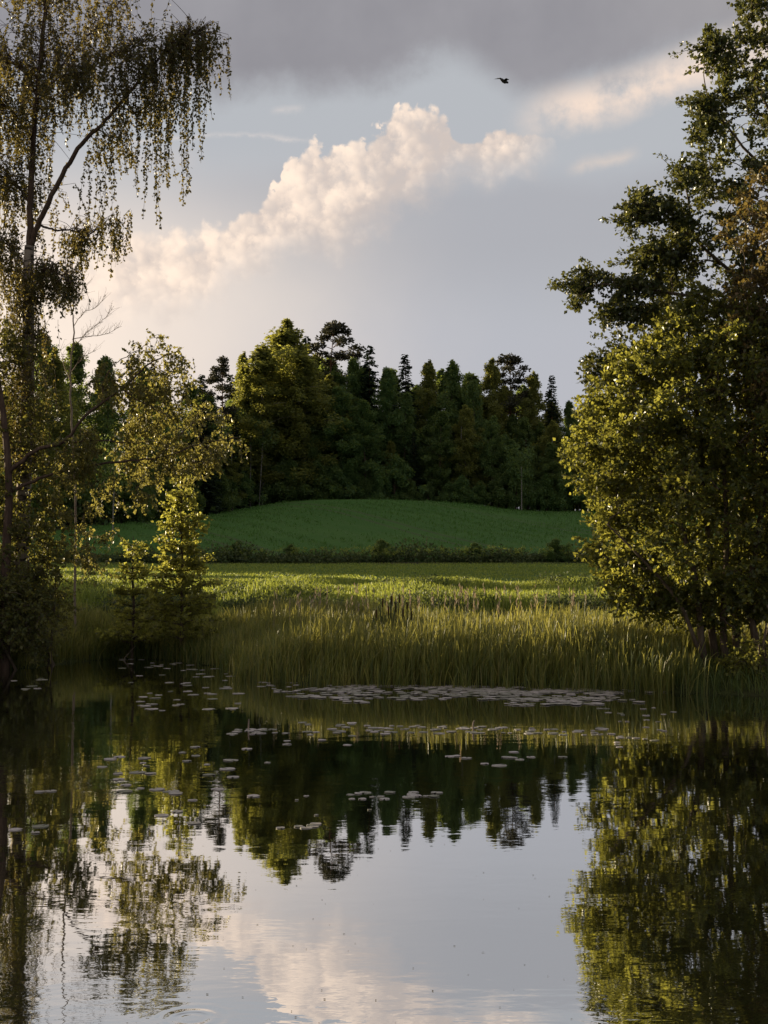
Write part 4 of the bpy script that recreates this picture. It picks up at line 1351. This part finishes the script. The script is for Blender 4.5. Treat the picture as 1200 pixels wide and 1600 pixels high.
# ------------------------------------------------------------------ lily pads
def pad_mat():
    m, t, b = principled('lily_pad', (0.2, 0.2, 0.17), 0.52, 0.45)
    r = t.node('ShaderNodeObjectInfo').outputs['Random']
    r2 = t.node('ShaderNodeNewGeometry').outputs['Random Per Island']
    k = t.m('FRACT', t.add(r, r2))
    t.l.new(t.mix(k, (0.17, 0.17, 0.11), (0.46, 0.405, 0.385)), b.inputs['Base Color'])  # pale pinkish tone paints the sky's sheen into the pad colour
    return m
M['pad'] = pad_mat()


def pad_arrays(r, n=14):
    """a notched, slightly cupped floating leaf with its own thickness"""
    a = np.linspace(0.18, 2 * PI - 0.18, n)
    rim = np.stack([np.cos(a) * r * (1 + .05 * np.sin(3 * a + rng.uniform(0, 6))), np.sin(a) * r, 0.0012 + .003 * np.abs(np.sin(1.5 * a + rng.uniform(0, 6)))], -1)
    low = rim * (1, 1, 0) + (0, 0, -0.002)
    V = np.concatenate([[(0, 0, .0012)], rim, low])
    T = [(0, i + 1, i + 2) for i in range(n - 1)]
    Q = [(i + 1, i + 1 + n, i + 2 + n, i + 2) for i in range(n - 1)]
    return V, np.array(T), np.array(Q)


pad_meshes = []
for k in range(10):
    V, T, Q = pad_arrays(rng.uniform(.8, 1.0))
    b = MB(); b.v.append(V); b.t.append(T); b.q.append(Q); b.n = len(V)
    pad_meshes.append(b.mesh('lily_pad', M['pad'], False))

boxes = [  # x0, x1, y0, y1, count, radius
    (395, 480, 1066, 1076, 12, .10, 'lily pad at the left end of the reed front'), (190, 350, 1028, 1048, 28, .11, 'far lily pad below the young alders'), (200, 300, 1050, 1112, 22, .11, 'lily pad on the yellow reflection of the young alder'), (300, 390, 1050, 1112, 22, .11, 'lily pad right of the yellow reflection'),
    (0, 75, 1058, 1082, 7, .12, 'lily pad at the left edge of the pond below the dark bush'), (360, 440, 1139, 1149, 20, .075, 'pad of the short bright row left of the middle'), (470, 600, 1128, 1146, 22, .07, 'pad in the slanting rows at the middle of the pond'), (600, 760, 1134, 1147, 34, .075, 'pad of the long thin row right of the middle'), (760, 960, 1136, 1149, 34, .075, 'pad at the right end of the long thin row'),
    (440, 560, 1142, 1165, 8, .06, 'small loose pad below the slanting rows'), (150, 260, 1165, 1245, 14, .085, 'loose pad near the lower left tree reflection'), (260, 420, 1165, 1245, 14, .085, 'loose pad on dark water left of the middle'), (545, 690, 1238, 1250, 22, .055, 'small pad of the last cluster before the bright sky reflection'),
    (770, 880, 1174, 1200, 9, .085, 'loose pad on dark water right of the middle'), (920, 1040, 1136, 1168, 14, .06, 'small pad at the left edge of the alder reflection'), (660, 760, 1170, 1200, 4, .06, 'lone pad on the darkest water in the middle'), (10, 70, 1288, 1302, 3, .075, 'lone near pad at the left edge'), (55, 110, 1236, 1242, 3, .055, 'tiny pad in the dark at left'),
    (420, 500, 1286, 1296, 6, .055, 'near pad at the edge of the birch top reflection'), (460, 600, 1242, 1282, 4, .045, 'tiny pad at the upper rim of the sky reflection'), (230, 340, 1226, 1292, 7, .07, 'near pad on the lower yellow reflection'), (930, 1060, 1105, 1130, 14, .06, 'small pad on the golden alder reflection')]
i = 0
fine = []
for x0, x1, y0, y1, n, r, lb in boxes:
    m = math.ceil(n / 12)
    nm = [''] if m == 1 else [', left part', ', right part'] if m == 2 else [', left part', ', middle part', ', right part']
    for k in range(m):
        fine.append((x0 + (x1 - x0) * k / m, x0 + (x1 - x0) * (k + 1) / m, y0, y1, n // m + (k < n % m), r, lb + nm[k]))
for x0, x1, y0, y1, n, r, lb in fine:
    for _ in range(n):
        p = on_water(rng.uniform(x0, x1), rng.uniform(y0, y1))
        o = bpy.data.objects.new('lily_pad', pad_meshes[i % 10]); C.objects.link(o)
        k = r * rng.uniform(.45, 1.15)
        o.location = (p[0], p[1], .0025 + .0005 * (i % 7)); o.scale = (k, k * rng.uniform(.85, 1.1), 1.0)
        o.rotation_euler = (rng.normal(0, .012), rng.normal(0, .012), rng.uniform(0, 2 * PI))
        tag(o, lb, 'lily pad', 'lily pads, ' + lb)
        i += 1
# the dense mat of pads before the reeds
mt = MB()
streaks = []
for _ in range(84):
    cx = 470 + 540 * rng.beta(1.5, 1.5)
    cy = 1071 + abs(rng.normal(0, 13)) + 3 * math.sin(cx / 60)
    if cy < 1108: streaks.append((cx, cy, rng.uniform(14, 75), rng.normal(0, .015)))
spots_ = []
for cx, cy, ln, sl in streaks:
    for _ in range(int(ln / 4.2)):
        dx = rng.uniform(-ln, ln)
        spots_.append((cx + dx, cy + dx * sl + rng.normal(0, 1.0)))
for px, py in spots_:
    p = on_water(px, py)
    V, T, Q = pad_arrays(rng.uniform(.05, .11), 9)
    a = rng.uniform(0, 2 * PI)
    R = np.array([[math.cos(a), -math.sin(a), 0], [math.sin(a), math.cos(a), 0], [0, 0, 1]])
    V = V @ R.T + p + (0, 0, rng.uniform(.004, .016))
    mt.v.append(V); mt.t.append(T + mt.n); mt.q.append(Q + mt.n); mt.n += len(V)
tag(mt.build('lily_pad_mat', M['pad'], None, False, 'stuff'), 'dense mat of small pale lily pads along the foot of the reeds', 'lily pads')

# fallen leaf scraps drifting on the surface
fb = MB()
pp = np.array([on_water(rng.uniform(-100, 1300), 930 + 690 * rng.uniform(0.22, 1) ** .6) for _ in range(170)]) + (0, 0, .003)
fb.leaves(pp, rng.normal(0, 1, (170, 3)) * (1, 1, 0), np.tile((0., 0, 1), (170, 1)), rng.uniform(.006, .022, 170), rng.uniform(.005, .012, 170), 0.02)
tag(fb.build('leaf_scraps', M['sunlit_or_fallen'], kind='stuff'), 'tiny fallen leaf scraps drifting on the water', 'leaves')

# sticks standing out of the water
for (px, py, dx, dy, lab) in ((190, 1031, 22, -22, 'pale broken stick leaning out of the water by the left reeds'), (740, 1142, 1, -16, 'short upright stalk rising from the pad rows in the middle'), (388, 1140, 1, -16, 'short upright stalk at the left end of the pad rows')):
    p = on_water(px, py)
    e = at(px + dx, py + dy, p[1])
    s = MB(); s.tube(spline([p - (0, 0, .05), (p + e) / 2 + rng.normal(0, .008, 3), e], 3) - p, np.linspace(.016, .008, 7), 6)
    o = s.build('broken_stick', M['dead'], None, True)
    o.location = tuple(float(q) for q in p)
    tag(o, lab, 'stick')

# ------------------------------------------------------------------ the bird crossing the sky
bp_ = at(787, 127, 42.0)
bird = thing('flying_bird', bp_, 'small dark bird flying under the grey cloud', 'bird')
dark, _, _ = principled('dark_feather', (0.05, 0.045, 0.045), 0.8, 0.2)
bb = MB()
bb.tube(np.array([(-.13, 0, .015), (-.10, 0, .01), (-.03, 0, 0), (.05, 0, 0), (.10, 0, .012), (.135, 0, .014), (.16, 0, .008)]), [.012, .022, .042, .045, .030, .026, .006], 8)
bb.tris(np.array([(-.11, 0, .012), (-.21, .035, .012), (-.19, 0, .014), (-.21, -.035, .012)]), np.array([(0, 1, 2), (0, 2, 3)]))
bb.build('body', dark, bird, True)
for sgn in (-1, 1):
    w = MB()
    V = np.array([(.06, .02 * sgn, .02), (-.04, .02 * sgn, .02), (.05, .10 * sgn, .075), (-.045, .11 * sgn, .07), (-.01, .20 * sgn, .05), (-.06, .19 * sgn, .045), (-.10, .27 * sgn, .01)])
    V2 = V - (0, 0, .006)
    w.quads(np.concatenate([V, V2]), np.array([(0, 1, 3, 2), (2, 3, 5, 4), (7, 8, 10, 9), (9, 10, 12, 11)]))
    w.tris(np.concatenate([V[4:], V2[4:]]), np.array([(0, 1, 2), (3, 4, 5)]))
    w.build('wing', dark, bird)
bird.scale = (1.35, 1.35, 1.35)
bird.rotation_euler = (0.35, 0.1, 0.7)

# neighbours that look alike get their order in the label
from collections import defaultdict
same = defaultdict(list)
for o in C.objects:
    if o.parent is None and 'label' in o:
        same[o['label']].append(o)
ORD = ['leftmost'] + [w + ' from left' for w in 'second third fourth fifth sixth seventh eighth ninth tenth eleventh twelfth thirteenth fourteenth'.split()]
for lab, obs in same.items():
    if 2 <= len(obs) <= 14:
        for k, o in enumerate(sorted(obs, key=lambda q: q.location.x / max(1, q.location.y))):
            o['label'] = lab + ', ' + (ORD[k] if k < len(obs) - 1 or k == 0 else 'rightmost')
